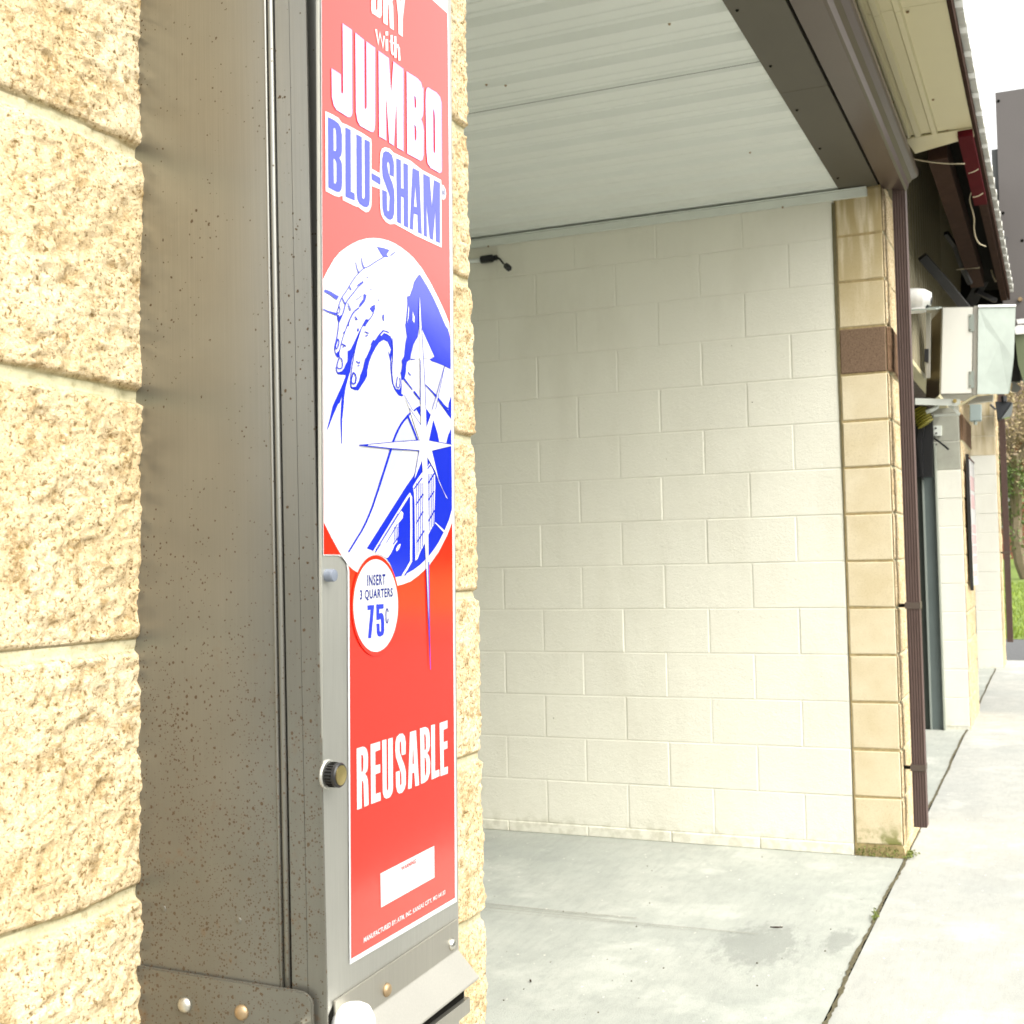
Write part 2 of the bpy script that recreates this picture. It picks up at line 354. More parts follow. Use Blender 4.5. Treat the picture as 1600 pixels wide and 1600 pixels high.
me = bpy.data.meshes.new('grass'); me.from_pydata(b.v, [], b.f); o = link('grass', me, M['grass']); tag(o, 'bright green grass beyond the road', 'grass', kind='stuff')

# ------------------------------------------------------------------ split-face walls (real relief)
def vnoise(X, Z, s, seed):
    r = np.random.RandomState(seed); u = X/s+100.3; v = Z/s+57.7
    i = np.floor(u).astype(int); j = np.floor(v).astype(int); fu = u-i; fv = v-j
    fu = fu*fu*(3-2*fu); fv = fv*fv*(3-2*fv); T = r.rand(512, 512)
    g = lambda a, c: T[a % 512, c % 512]
    return (g(i, j)*(1-fu)+g(i+1, j)*fu)*(1-fv)+(g(i, j+1)*(1-fu)+g(i+1, j+1)*fu)*fv
BH = .2032
def splitface(name, xs, zs, y0, x_joints, zoff, parent, seed, edge_chamfer=None, brown=None, amp=1.0, label=None, zskew=0):
    X, Z = np.meshgrid(xs, zs, indexing='ij')
    wx = X+(vnoise(X, Z, .09, seed)-.5)*.010; wz = Z+(vnoise(X, Z, .07, seed+1)-.5)*.006
    wz = wz+zskew*(X < .95); row = np.floor((wz-zoff)/BH).astype(int); dz = (wz-zoff)-row*BH; dz = np.minimum(dz, BH-dz)
    dx = np.full(X.shape, 9.)
    for k, jx in enumerate(x_joints): dx = np.minimum(dx, np.abs(wx-jx))
    d = np.minimum(dx, dz)
    t = np.clip((d-.0040)/.0050, 0, 1); t = t*t*(3-2*t)
    rg = lambda s, sd: 1-np.abs(vnoise(X+Z*.35, Z-X*.2, s, sd)*2-1)
    h = .0045*vnoise(X, Z, .12, seed+2)+.0022*rg(.055, seed+3)+.0031*rg(.027, seed+4)+.0034*rg(.0135, seed+5)+.0028*rg(.007, seed+6)+.0020*vnoise(X, Z, .0038, seed+7)
    rw = np.array([random.Random(seed*31+int(q)).uniform(-.003, .006) for q in range(-3, 30)])
    h = (h-.0075)*amp+rw[np.clip(row+3, 0, 32)]*.5
    Y = y0-(.0038+h*.8)*t-(1-t)*(.0022*vnoise(X, Z, .011, seed+9)+.0012*vnoise(X, Z, .004, seed+10))
    if brown: Y = Y-.014*((Z > brown[0]) & (Z < brown[1]))*np.clip((X-xs[0])/.03, 0, 1)
    if edge_chamfer is not None:
        k = np.clip((X-edge_chamfer[0])/(edge_chamfer[1]-edge_chamfer[0]), 0, 1); k = k*k
        Y = y0-.004*t*(1-k)+(Y-y0)*k
    nx, nz = X.shape; V = np.stack([X, Y, Z], -1).reshape(-1, 3)
    idx = np.arange(nx*nz).reshape(nx, nz)
    Fc = np.stack([idx[:-1, :-1], idx[1:, :-1], idx[1:, 1:], idx[:-1, 1:]], -1).reshape(-1, 4)
    me = bpy.data.meshes.new(name); me.vertices.add(len(V)); me.vertices.foreach_set('co', V.ravel())
    me.loops.add(Fc.size); me.loops.foreach_set('vertex_index', Fc.ravel()); me.polygons.add(len(Fc))
    me.polygons.foreach_set('loop_start', np.arange(0, Fc.size, 4)); me.polygons.foreach_set('loop_total', np.full(len(Fc), 4)); me.update()
    a = me.attributes.new('mortar', 'FLOAT', 'POINT'); a.data.foreach_set('value', (1-np.clip(t*2.2, 0, 1)).ravel().astype(np.float32))
    a = me.attributes.new('brown', 'FLOAT', 'POINT')
    bv = np.zeros(X.shape, np.float32)
    if brown: bv[(Z > brown[0]) & (Z < brown[1])] = 1
    a.data.foreach_set('value', (bv*np.clip(t*2, 0, 1)).ravel().astype(np.float32))
    o = link(name, me, M['split'], parent)
    if label: o['label'] = label
    return o

bld = empty('car_wash_building', (0, 0, 0), 'low tan concrete block car wash building with open painted bay and brown roof trim', 'building')
xs = np.concatenate([np.arange(.658, .664, .002), np.arange(.664, 1.4712, .0021)])
zs = np.concatenate([np.arange(-.05, .55, .012), np.arange(.55, 2.12, .0021), np.arange(2.12, 2.85, .012)])
splitface('block_pillar_face', xs, zs, 0, [1.0646], 1.8226-9*BH, bld, 11, zskew=.014, edge_chamfer=(.674, .704), label='rough tan split-face block pillar behind the vending cabinet')
b = MB(); b.box(.66, 1.4690, .0004, .21, -.05, 2.84); b.build('block_pillar', M['smooth'], bld)
b = MB(); b.box(1.265, 1.4685, .2105, 9, -.05, 2.84); b.build('bay_wall', M['paint'], bld)['label'] = 'near painted wall of the bay behind the pillar'
# second pillar
W = 5.5933
xs = np.concatenate([np.arange(W+.001, 6.41, .0045)]); zs = np.arange(-.05, 2.86, .0045)
splitface('block_pillar_face', xs, zs, -.0445, [W+.4064], 0, bld, 23, edge_chamfer=(W, W+.012), brown=(10*BH+.004, 11*BH-.004), amp=1.1, label='split-face front of the pillar beside the brown downspout')
def block_side(name, x, y0, y1, z0, z1, rows, mat, parent, brow=None, depth=.35, proud=.003, g=.0052, label=None):
    """smooth block pillar: inset mortar core plus one cushion-edged block face per course, facing -X"""
    b = MB()
    for k in range(*rows):
        a, c = k*BH+z0+g, (k+1)*BH+z0-g; c = min(c, z1)
        if brow == k: continue
        j = random.Random(k*7).uniform(-.0012, .0012)
        b.quad((x, y0+.0035, a), (x, y1-g, a), (x, y1-g, c), (x, y0+.0035, c)) if False else None
        q_ = [random.Random(k*11+i).uniform(-.0018, .0022) for i in range(4)]; a0, a1, c0_, c1_ = a+q_[0], a+q_[1], c+q_[2], c+q_[3]
        o_ = [(x, y0+.0005, a0), (x, y1-g, a1), (x, y1-g, c1_), (x, y0+.0005, c0_)]; s = .0035
        i_ = [(x-proud-j, y0+s, a0+s), (x-proud-j, y1-g-s, a1+s), (x-proud-j, y1-g-s, c1_-s), (x-proud-j, y0+s, c0_-s)]
        b.hexa(o_, i_)
    o = b.build(name, mat, parent)
    if label: o['label'] = label
    return o
b = MB(); b.box(W+.0005, 6.405, -.0442, .157, -.05, 2.85); b.build('mortar_core', M['mortar'], bld)
block_side('block_pillar', W, -.0442, .1545, 0, 2.85, (0, 14), M['smooth'], bld, brow=10, label='smooth tan block end of the pillar at the bay mouth')
b = MB(); b.hexa([(W, -.0437, 10*BH+.0045), (W, .150, 10*BH+.0045), (W, .150, 11*BH-.0045), (W, -.0437, 11*BH-.0045)],
                 [(W-.004, -.040, 10*BH+.008), (W-.004, .1465, 10*BH+.008), (W-.004, .1465, 11*BH-.008), (W-.004, -.040, 11*BH-.008)])
b.build('accent_block', M['brownblock'], bld)['label'] = 'single dark brown block in the tan pillar'
# base stub under the pillar with moss
b = MB(); b.box(W+.001, 6.4, -.05, .150, -.06, -.006)
b.build('pillar_footing', M['mortar'], bld, bevel=.004)
# far painted bay wall
b = MB(); YA = .36448; yF = .1592
for j in range(-1, 14):
    z0_, z1_ = (j*BH, (j+1)*BH) if j >= 0 else (-.052, 0)
    z1_ = min(z1_, 2.83); off = YA if j % 2 == 0 else YA+BH
    ys = [yF]+[off+k*2*BH for k in range(-1, 24) if off+k*2*BH > yF+.03]+[9]
    for a, c in zip(ys[:-1], ys[1:]):
        if c > 9.1: break
        r_ = random.Random(j*97+int(a*50)); pr = r_.uniform(.0012, .0024); tl = r_.uniform(-.0008, .0008); g = .0018; s = .0042
        if j < 0: pr += .003
        o_ = [(W, a+g, z0_+g*.8), (W, c-g, z0_+g*.8), (W, c-g, z1_-g*.8), (W, a+g, z1_-g*.8)]
        i_ = [(W-pr-tl, a+g+s, z0_+g+s*.8), (W-pr+tl, c-g-s, z0_+g+s*.8), (W-pr+tl, c-g-s, z1_-g-s*.8), (W-pr-tl, a+g+s, z1_-g-s*.8)]
        b.hexa(o_, i_)
b.box(W+.0004, W+.19, .1600, 9, -.052, 2.835)
b.build('bay_wall', M['paint'], bld)['label'] = 'cream painted block wall inside the open bay'
b = MB(); pv = None
for i in range(60):
    z = -.045+2.84*i/59; hw = .0016+.0062*min(1, max(0, (z-.9)/1.6)); cy_ = .1555+.004*min(1, max(0, (z-.9)/1.6)); jj = .0008*math.sin(i*2.3)
    a = ((W-.0046, cy_-hw+jj, z), (W-.0046, cy_+hw+jj*.5, z))
    if pv: b.quad(pv[0], pv[1], a[1], a[0])
    pv = a
b.build('wall_joint', mat_plain('olive_caulk', (.13, .11, .055), .9, var=.5, sc=40), bld)['label'] = 'dark caulked joint between painted wall and tan pillar'
b = MB(); b.box(1.27, W+.18, 9.01, 9.1, -.05, 2.9); b.build('rear_light_block', M['trim'], bld)['label'] = 'unseen panel added to darken the rear of the open bay'  # unseen panel, added to keep light out of the deep end of the bay
# ceiling liner, ribs every 9 inches along X
prof = []; x = 1.30; 
while x < W-.004:
    for dx, dz in ((0, 0), (.062, 0), (.067, .004), (.077, .004), (.082, 0), (.122, 0), (.127, .004), (.137, .004), (.142, 0), (.150, 0), (.184, .021), (.2086, .021), (.2286, 0)):
        if dx < .2286: prof.append((x+dx, 2.852+dz))
    x += .2286
prof = [p_ for p_ in prof if p_[0] < W-.006]+[(W-.004, 2.852)]
b = MB(); pv = None
for (x, z) in prof:
    if pv: b.quad((pv[0], .10, pv[1]), (x, .10, z), (x, 9, z), (pv[0], 9, pv[1]))
    pv = (x, z)
b.build('ceiling_panel', M['liner'], bld)['label'] = 'white ribbed metal ceiling of the open bay'
b = MB(); b.box(1.3, W, .1, 9, 2.90, 2.93); b.build('roof_deck', M['brownsoft'], bld)
b = MB(); b.box(4.0065, 4.0073, .13, 9, 2.8514, 2.853); b.build('panel_seam', M['brownsoft'], bld)
b = MB(); b.box(W-.022, W-.0045, .0132, 8.9, 2.803, 2.838); b.box(W-.036, W-.0222, .0132, 8.9, 2.838, 2.8415)
b.build('ceiling_trim', M['trim'], bld, bevel=.0012)['label'] = 'white trim along the top of the painted wall'
def screw(x, y, z, nrm, r, mat, parent, name='screw'):
    b = MB(); b.lathe((x, y, z), nrm, [(r*1.5, 0), (r*1.5, .001), (r*.95, .0012), (r*.95, .0045)], 8); return b.build(name, mat, parent)
for px, py in ((763, 385), (1223, 324)):
    q = hit(px, py, (W-.0225, 0, 0), (1, 0, 0)); screw(q.x, q.y, q.z, (-1, 0, 0), .0035, M['rust'], bld)
for px, py in ((1172, 238), (760, 132), (790, 133), (1046, 37)):
    q = hit(px, py, (0, 0, 2.852), (0, 0, 1)); screw(q.x, q.y, q.z, (0, 0, -1), .0035, M['rust'], bld)
# ---- header, fascia, gutter, soffit
X0, XG = .2, 5.63
b = MB()
for a, c in ((X0, 2.2), (2.203, 4.301), (4.304, W-.001)): b.box(a, c, -.033, .1307, 2.846, 2.90)
b.build('header_panel', M['brownsoft'], bld)['label'] = 'taupe metal panel under the bay header'
for X_ in (1.8, 2.25, 2.7, 3.13, 3.579, 4.042, 4.491, 4.964, 5.395): screw(X_, .107, 2.846, (0, 0, -1), .004, M['dark'], bld)
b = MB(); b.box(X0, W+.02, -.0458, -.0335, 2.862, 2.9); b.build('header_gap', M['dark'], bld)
gp = [(-.046, 2.99), (-.046, 2.841), (-.142, 2.815), (-.150, 2.822), (-.158, 2.846), (-.172, 2.862), (-.192, 2.872), (-.198, 2.880), (-.198, 2.900), (-.190, 2.900), (-.190, 2.884), (-.168, 2.870), (-.150, 2.85), (-.140, 2.823), (-.050, 2.847), (-.050, 2.99)]
extr('gutter', gp, X0, XG, M['brownlight'], bld)['label'] = 'brown roof gutter ending beside the downspout'
b = MB(); b.hexa([(XG+.0005, y, z) for y, z in gp[1:9]+[(-.043, 2.9)]], [(XG+.003, y, z) for y, z in gp[1:9]+[(-.043, 2.9)]]); b.build('gutter_end', M['brownlight'], bld)
ZS = 3.0
sp = [(-.10, ZS+.012), (-.165, ZS+.010), (-.176, ZS-.006), (-.184, ZS-.006), (-.190, ZS+.004), (-.200, ZS+.004), (-.206, ZS-.006), (-.226, ZS-.006), (-.232, ZS+.004), (-.268, ZS+.004), (-.274, ZS-.006), (-.291, ZS-.006), (-.297, ZS+.004), (-.431, ZS+.001)]
for a, c in ((X0, 2.0), (2.003, 4.160), (4.163, 5.47)): extr('soffit_panel', sheet(sp, 0, 0, .002), a, c, M['tan'], bld)['label'] = 'tan ribbed soffit panel outside the gutter'
for px, py in ((1418, 19), (1458, 156), (1480, 204), (1350, 51), (1395, 160)):
    q = hit(px, py, (0, 0, ZS), (0, 0, 1)); screw(q.x, q.y, ZS+.001, (0, 0, -1), .004, M['rust'], bld)
b = MB(); b.hexa([(5.471, -.165, ZS-.008), (5.471, -.433, ZS-.001), (5.474, -.433, ZS+.004), (5.474, -.165, ZS+.001)],
                 [(5.665, -.185, ZS-.016), (5.560, -.433, ZS-.012), (5.560, -.433, ZS-.008), (5.665, -.185, ZS-.010)])
b.build('end_flashing', M['tan'], bld)['label'] = 'bent tan flashing closing the end of the soffit'
extr('drip_edge', [(-.432, ZS-.004), (-.446, ZS-.004), (-.446, ZS+.055), (-.432, ZS+.055)], X0, 9.4, M['timber'], bld)
# roof sheet with ribs that show at the eave
b = MB(); x = .4; R0 = 4.342-17*.2286
pts = []
k = 0
while R0+k*.2286 < 9.5:
    c = R0+k*.2286
    pts += [(c-.1143, 0), (c-.060, 0), (c-.055, .004), (c-.045, .004), (c-.04, 0), (c-.032, 0), (c-.008, .042), (c+.012, .042), (c+.024, 0), (c+.04, 0), (c+.045, .004), (c+.055, .004), (c+.06, 0)]
    k += 1
pv = None
for x, z in pts:
    if pv:
        for (ya, za, yb, zb) in ((-.470, ZS+.058, 9, ZS+.9),):
            if x > 5.66: yb, zb = -.24, ZS+.08
            b.quad((pv[0], ya, za+pv[1]), (x, ya, za+z), (x, yb, zb+z), (pv[0], yb, zb+pv[1]))
            b.quad((pv[0], ya, za+pv[1]-.003), (x, ya, za+z-.003), (x, ya, za+z), (pv[0], ya, za+pv[1]))
            b.quad((pv[0], ya, za+pv[1]-.003), (pv[0], yb, zb+pv[1]-.003), (x, yb, zb+z-.003), (x, ya, za+z-.003))
    pv = (x, z)
b.build('roof_sheet', M['roof'], bld)['label'] = 'pale ribbed metal roof sheet seen at the eave'
# open eave beyond the soffit: red fascia, rafters
extr('red_fascia_strip', [(-.372, ZS-.03), (-.431, ZS-.03), (-.431, ZS+.05), (-.372, ZS+.05)], 5.48, 6.62, M['redfas'], bld)['label'] = 'dark red strip inside the open eave'
extr('red_fascia_strip', [(-.392, ZS-.025), (-.431, ZS-.025), (-.431, ZS+.05), (-.392, ZS+.05)], 6.63, 9.3, M['timber'], bld)
extr('eave_beam', [(-.235, ZS-.05), (-.315, ZS-.05), (-.315, ZS+.06), (-.235, ZS+.06)], 5.68, 8.6, M['timber'], bld)['label'] = 'dark red-brown timber beam in the open eave'
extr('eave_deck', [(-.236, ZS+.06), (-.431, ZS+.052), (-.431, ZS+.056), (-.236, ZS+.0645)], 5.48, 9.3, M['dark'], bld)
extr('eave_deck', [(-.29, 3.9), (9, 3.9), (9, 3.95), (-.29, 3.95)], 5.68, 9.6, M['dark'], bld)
extr('eave_board', [(-.285, 3.07), (-.27, 3.07), (-.27, 3.898), (-.285, 3.898)], 5.68, 9.6, M['timber'], bld)
# ribbed tan siding above the second bay
b = MB(); x = 6.42; pv = None
while x < 9.45:
    for dx, dy in ((0, 0), (.05, 0), (.062, -.02), (.09, -.02), (.102, 0)):
        q = (x+dx, .02+dy)
        if pv: b.quad((pv[0], pv[1], 2.30), (q[0], q[1], 2.30), (q[0], q[1], 3.9), (pv[0], pv[1], 3.9))
        pv = q
    x += .152
b.build('ribbed_siding', M['tanside'], bld)['label'] = 'tan vertical ribbed siding above the second bay'
b = MB(); b.box(6.41, 9.45, -.005, .06, 2.272, 2.299); b.build('siding_trim', M['tan'], bld)
b = MB(); b.box(9.455, 9.54, -.265, 2.5, 2.95, 3.898); b.build('siding_return', M['tanside'], bld)
b = MB()
for i in range(20): b.box(6.42+i*.15, 6.42+i*.15+.143, .0605, 4, 2.27, 2.284)
b.build('bay_soffit', M['brown'], bld)['label'] = 'brown slatted ceiling of the second bay'
# ---- third and fourth pillars
def pillar(x, yc, yb, g0, wx, painted_to, top_mat, label, brown=None, seed=1):
    b = MB(); z0 = 0
    b.box(x+.0006, x+wx, yc, yb, g0, 3.0); b.build('mortar_core', M['paint2'], bld)
    n0 = int(painted_to/BH)
    block_side('block_pillar', x, yc, yb, 0, 3, (0, n0), M['paint2'], bld, g=.002, label=label)
    block_side('block_pillar', x, yc, yb, 0, 3, (n0, 15), top_mat, bld, g=.002, label=label)
    b = MB(); b.box(x+.001, x+wx, yc-.003, yb-.003, g0-.02, .003); b.build('pillar_footing', M['mortar'], bld)
    xs = np.arange(x+.001, x+wx, .012); zs = np.arange(g0, 3.0, .012)
    splitface('block_pillar_face', xs, zs, yc-.0003, [x+.4064], 0, bld, seed, edge_chamfer=(x, x+.02), brown=brown, amp=1.3)
pillar(9.47, -.075, .185, gz(9.47), 1.0, 1.9, mat_plain('grey_weathered_block', (.36, .36, .30), .9, var=.3, sc=9, bmp=.001), 'pale painted pillar behind the steel post', brown=(10*BH, 11*BH), seed=41)
pillar(14.0, -.125, .125, gz(14.0), .6, 2.25, M['smooth'], 'farthest painted pillar beside the road', seed=52)
b = MB(); b.box(14.02, 14.2, .125, 6, 0, 3); b.build('bay_wall', M['brownsoft'], bld)['label'] = 'taupe wall behind the farthest pillar, its shade put into the colour'  # taupe colour stands in for the shade on this set-back wall
b = MB(); b.box(9.6, 14.5, -.02, 8, 3.02, 3.2); b.build('roof_deck', M['brownsoft'], bld)
# added dark panel stands in for the dim second bay interior
b = MB(); b.box(9.55, 9.60, .37, 6, -.02, 2.27); b.build('dark_panel', M['darkwall'], bld)['label'] = 'added dark green panel for the dim interior of the second bay'
b = MB(); b.box(6.2, 9.55, 4.0, 4.1, -.05, 2.27); b.build('bay_wall', M['darkwall'], bld)['label'] = 'dark rear wall of the second bay'

# ------------------------------------------------------------------ downspouts
def downspout(xc, ya, yb, z0, z1, wx, label, straps):
    d = empty('downspout', (xc, ya, z0), label, 'downspout', 'brown downspouts')
    n = 5; pr = []
    # corrugated box section: (x,y) ring
    x0_, x1_ = xc, xc+wx
    ring = []
    for i in range(n*4+1):
        t = i/(n*4); ring.append((x0_+(.004 if (i % 4) in (1, 2) else 0), yb+(ya-yb)*(-t)+0))
    ring = [(x0_+(.0035 if (i % 4) in (1, 2) else 0), ya+(yb-ya)*i/(n*4)) for i in range(n*4+1)]
    ring += [(x0_+(wx)*i/12, yb+(.0035 if (i % 4) in (1, 2) and 0 < i < 12 else 0)) for i in range(1, 13)]
    ring += [(x1_, ya)]
    b = MB(); b.hexa([(x, y, z0) for x, y in ring], [(x, y, z1) for x, y in ring]); b.build('pipe', M['downs'], d)
    for z in straps:
        b = MB(); b.box(x0_-.003, x1_+.003, yb-.003, ya+.006, z, z+.028); b.build('strap', M['brown'], d, bevel=.001)
        b = MB(); b.lathe((x0_+.01, ya+.02, z+.014), (0, 1, 0), [(.008, -.012), (.008, .012)], 8); b.build('strap_bolt', M['dark'], d)
    return d
downspout(W+.015, -.0890, -.1430, .083, 2.845, .075, 'long brown corrugated downspout on the tan pillar at the bay mouth', (.32, 1.01))
b_ds = downspout(14.1, -.165, -.225, .28, 2.95, .07, 'short distant brown downspout on the farthest pillar by the grass', (1.2,))

# ------------------------------------------------------------------ vending cabinet
vm = empty('vending_machine', (.94, -.09, .8), 'tall stainless steel towel vending cabinet with red poster bolted to the rough block pillar', 'vending machine')
P0v, NV = Vector((0, -.1787, 1.2995)), Vector((0, 1, .0196))
NO = -NV.normalized()                                     # outward from the front
def front(px, py, n=0.): return hit(px, py, P0v, NV)+NO*n
YF = lambda z: -.1787-.0196*(z-1.2995)
XL = lambda z: .8270-.0088*(z-1.2995)
XR = lambda z: 1.0594-.0112*(z-1.2995)
XB = lambda z: .8284+.0167*(z-1.31)-.0015
def SP(s, z, n=0): # point on the left side: s metres out from the wall
    t = s/(-YF(z)); return Vector((XB(z)+(XL(z)-XB(z))*t-n, -s, z))
ZB, ZT = .80, 2.02
b = MB(); b.hexa([SP(.0, ZB, -.008), SP(-YF(ZB)-.003, ZB, -.008), (XR(ZB), YF(ZB)+.003, ZB), (XR(ZB), 0, ZB)], [SP(.0, ZT, -.008), SP(-YF(ZT)-.003, ZT, -.008), (XR(ZT), YF(ZT)+.003, ZT), (XR(ZT), 0, ZT)])
b.build('cabinet', M['steeldirty'], vm)
def side_plate(s0, s1, n0, n1, name, mat, z0=ZB, z1=ZT, bevel=.0006):
    b = MB(); K = 30; zz = [z0+(z1-z0)*i/K for i in range(K+1)]
    for i, z in enumerate(zz): b.v += [tuple(SP(s0, z, n0)), tuple(SP(s1, z, n0)), tuple(SP(s1, z, n1)), tuple(SP(s0, z, n1))]
    for i in range(K):
        for k in range(4): b.f.append((4*i+k, 4*i+(k+1) % 4, 4*i+4+(k+1) % 4, 4*i+4+k))
    b.f += [(3, 2, 1, 0), (4*K, 4*K+1, 4*K+2, 4*K+3)]
    o = b.build(name, mat, vm, smooth=True)
    md = o.modifiers.new('n', 'EDGE_SPLIT'); md.split_angle = math.radians(40); return o
side_plate(.0, .1375, .0005, .0042, 'side_panel', M['steeldirty'])['label'] = 'broad speckled left side of the cabinet'
b = MB(); b.tube([SP(.1405, z, .0018) for z in (ZB, 1.1, 1.4, 1.7, ZT)], .0024, 10); b.build('edge_bead', M['steeldirty'], vm, smooth=True)
b = MB(); b.tube([SP(.1366, z, .0042) for z in (ZB, 1.1, 1.4, 1.7, ZT)], .0012, 8); b.build('edge_bead', M['steeldirty'], vm, smooth=True)
side_plate(.1445, .1580, .0004, .0016, 'door_edge', M['steeldirty'])
side_plate(.1584, .1715, .0004, .0016, 'door_edge', M['steeldirty'])
side_plate(.1718, .1745, .0004, .0022, 'door_edge', M['steeldirty'])
b = MB(); zt, zb = ZT, ZB
b.hexa([(XL(z)-.0015, YF(z), z) for z in (zb, zt)]+[(XL(zt)-.0015, YF(zt)+.003, zt), (XL(zb)-.0015, YF(zb)+.003, zb)],
       [(XR(z)+.0005, YF(z), z) for z in (zb, zt)]+[(XR(zt)+.0005, YF(zt)+.003, zt), (XR(zb)+.0005, YF(zb)+.003, zb)])
b.build('door', M['steel'], vm, bevel=.0008)['label'] = 'front steel door carrying the red poster'

# ---- printed art: polygons laid in thin layers on the door
def flat(name, polys, n, mat, parent, pt=front):
    b = MB()
    for pg in polys:
        loops = [[Vector((x, y, 0)) for x, y in lp] for lp in pg]
        flatv = [v for lp in loops for v in lp]
        tris = tessellate_polygon(loops); base = len(b.v)
        b.v += [tuple(pt(v.x, v.y, n)) for v in flatv]
        for t in tris: b.f.append((base+t[0], base+t[1], base+t[2]))
    me = bpy.data.meshes.new(name); me.from_pydata(b.v, [], b.f)
    bm = bmesh.new(); bm.from_mesh(me)
    for f in bm.faces:
        f.normal_update()
        if f.normal.dot(NO) < 0: f.normal_flip()
    bm.to_mesh(me); bm.free()
    return link(name, me, mat, parent)
def rib(pts, w0, w1=None, closed=False):     # ribbon polygon along a polyline (pixel units)
    w1 = w0 if w1 is None else w1; L = []; R = []; k = len(pts)
    for i, p_ in enumerate(pts):
        a = pts[i-1] if (i > 0 or closed) else p_; c = pts[(i+1) % k] if (i < k-1 or closed) else p_
        d1 = Vector((p_[0]-a[0], p_[1]-a[1])); d2 = Vector((c[0]-p_[0], c[1]-p_[1]))
        if d1.length > 0: d1.normalize()
        if d2.length > 0: d2.normalize()
        t = d1+d2
        if t.length < 1e-4: t = d1
        t.normalize(); nrm = Vector((-t.y, t.x)); q = d1 if d1.length > 0 else d2
        m_ = 1/max(.45, abs(nrm.dot(Vector((-q.y, q.x)))))
        h = (w0+(w1-w0)*i/max(1, k-1))*.5*m_
        L.append((p_[0]+nrm.x*h, p_[1]+nrm.y*h)); R.append((p_[0]-nrm.x*h, p_[1]-nrm.y*h))
    if closed: return [L, R]
    return [L+R[::-1]]
def ribquads(name, lines, n, mat, parent, pt=front):
    """lines: list of (pts, w0, w1) -> strip quads, no tessellation"""
    b = MB()
    for ln in lines:
        pts, w0, w1 = ln[0], ln[1], ln[2] if len(ln) > 2 else ln[1]
        closed = len(ln) > 3
        r_ = rib(pts, w0, w1, closed)
        if closed: L, R = r_
        else: L, R = r_[0][:len(pts)], r_[0][len(pts):][::-1]
        m_ = len(pts)
        for i in range(m_ if closed else m_-1):
            j = (i+1) % m_
            b.quad(pt(*L[i], n), pt(*L[j], n), pt(*R[j], n), pt(*R[i], n))
    me = bpy.data.meshes.new(name); me.from_pydata(b.v, [], b.f)
    bm = bmesh.new(); bm.from_mesh(me)
    for f in bm.faces:
        f.normal_update()
        if f.normal.dot(NO) < 0: f.normal_flip()
    bm.to_mesh(me); bm.free(); return link(name, me, mat, parent)
SC = .13125
def z1(*p): return [(500+x*SC, 370+y*SC) for x, y in p]
def z2(*p): return [(500+x*SC, 500+y*SC) for x, y in p]
def z3(*p): return [(500+x*SC, 630+y*SC) for x, y in p]
def z4(*p): return [(500+x*SC, 760+y*SC) for x, y in p]
def q5(*p): return [(500+x*SC, y*SC) for x, y in p]
def q6(*p): return [(500+x*SC, 120+y*SC) for x, y in p]
def q7(*p): return [(500+x*SC, 250+y*SC) for x, y in p]
def s1(*p): return [(540+x*.1125, 1110+y*.1125) for x, y in p]
def cc(*p): return [(500+x*.1, 860+y*.1) for x, y in p]
def wb(*p): return [(540+x*.11873, 1310+y*.11875) for x, y in p]
def roundpoly(pts, it=1):
    for _ in range(it):
        o_ = []
        for i in range(len(pts)):
            a, c = pts[i], pts[(i+1) % len(pts)]
            o_ += [(a[0]*.75+c[0]*.25, a[1]*.75+c[1]*.25), (a[0]*.25+c[0]*.75, a[1]*.25+c[1]*.75)]
        pts = o_
    return pts
def smooth_line(pts, it=2):
    for _ in range(it):
        o_ = [pts[0]]
        for a, c in zip(pts[:-1], pts[1:]): o_ += [(a[0]*.75+c[0]*.25, a[1]*.75+c[1]*.25), (a[0]*.25+c[0]*.75, a[1]*.25+c[1]*.75)]
        pts = o_+[pts[-1]]
    return pts
# outline of the decal, steel cut-out at lower left for the coin door
LT = (500.6, -120); 
outer = [(500.0, -90), (501.5, 400), (503.6, 868), (527, 868), (534, 871), (539.5, 878), (542, 892), (542.4, 1000), (545.2, 1507), (712.8, 1408.5), (711.5, 1200), (709, 800), (705.5, 400), (700.5, 60), (698, 2), (672, -21)]
inner = [(501.0, -90), (502.4, 400), (504.4, 866), (504.4, 866.2), (528, 866.4), (536, 869.5), (541.8, 877), (544.6, 892), (545, 1000), (547.2, 1498), (709.6, 1402.5), (708.5, 1200), (705, 800), (701.4, 400), (698.2, 60), (697.5, 21), (668, -5.5), (636, -33), (590, -60)]
outer = [(500.0, -90)]+outer[1:]
d = flat('poster', [[outer]], .0007, M['white'], vm); d['label'] = 'tall red, white and blue advertising poster'
poster = d
inner2 = [p_ for p_ in inner]
flat('red_field', [[inner2]], .0009, M['red'], poster)
oval = (z1((20, 510), (80, 390), (150, 270), (220, 185), (300, 125), (380, 78), (450, 45), (535, 22), (620, 15), (710, 22), (800, 45), (875, 78), (950, 125), (1030, 185), (1100, 250), (1200, 375), (1300, 540), (1400, 735), (1470, 885), (1527, 1030))
        + [(703.2, 560), (704.6, 700), (705.2, 800)]+z4((1560, 430), (1500, 585), (1400, 780), (1280, 950), (1160, 1062))+[(640, 908.5), (628, 913), (619, 915.5), (600, 917), (578, 908), (556, 894), (549, 889.5), (543, 884), (534, 872), (526.5, 859), (516, 840), (504.2, 816.4), (502.8, 500)])
flat('picture_oval', [[oval]], .0011, M['white'], poster)
BR = 702.4
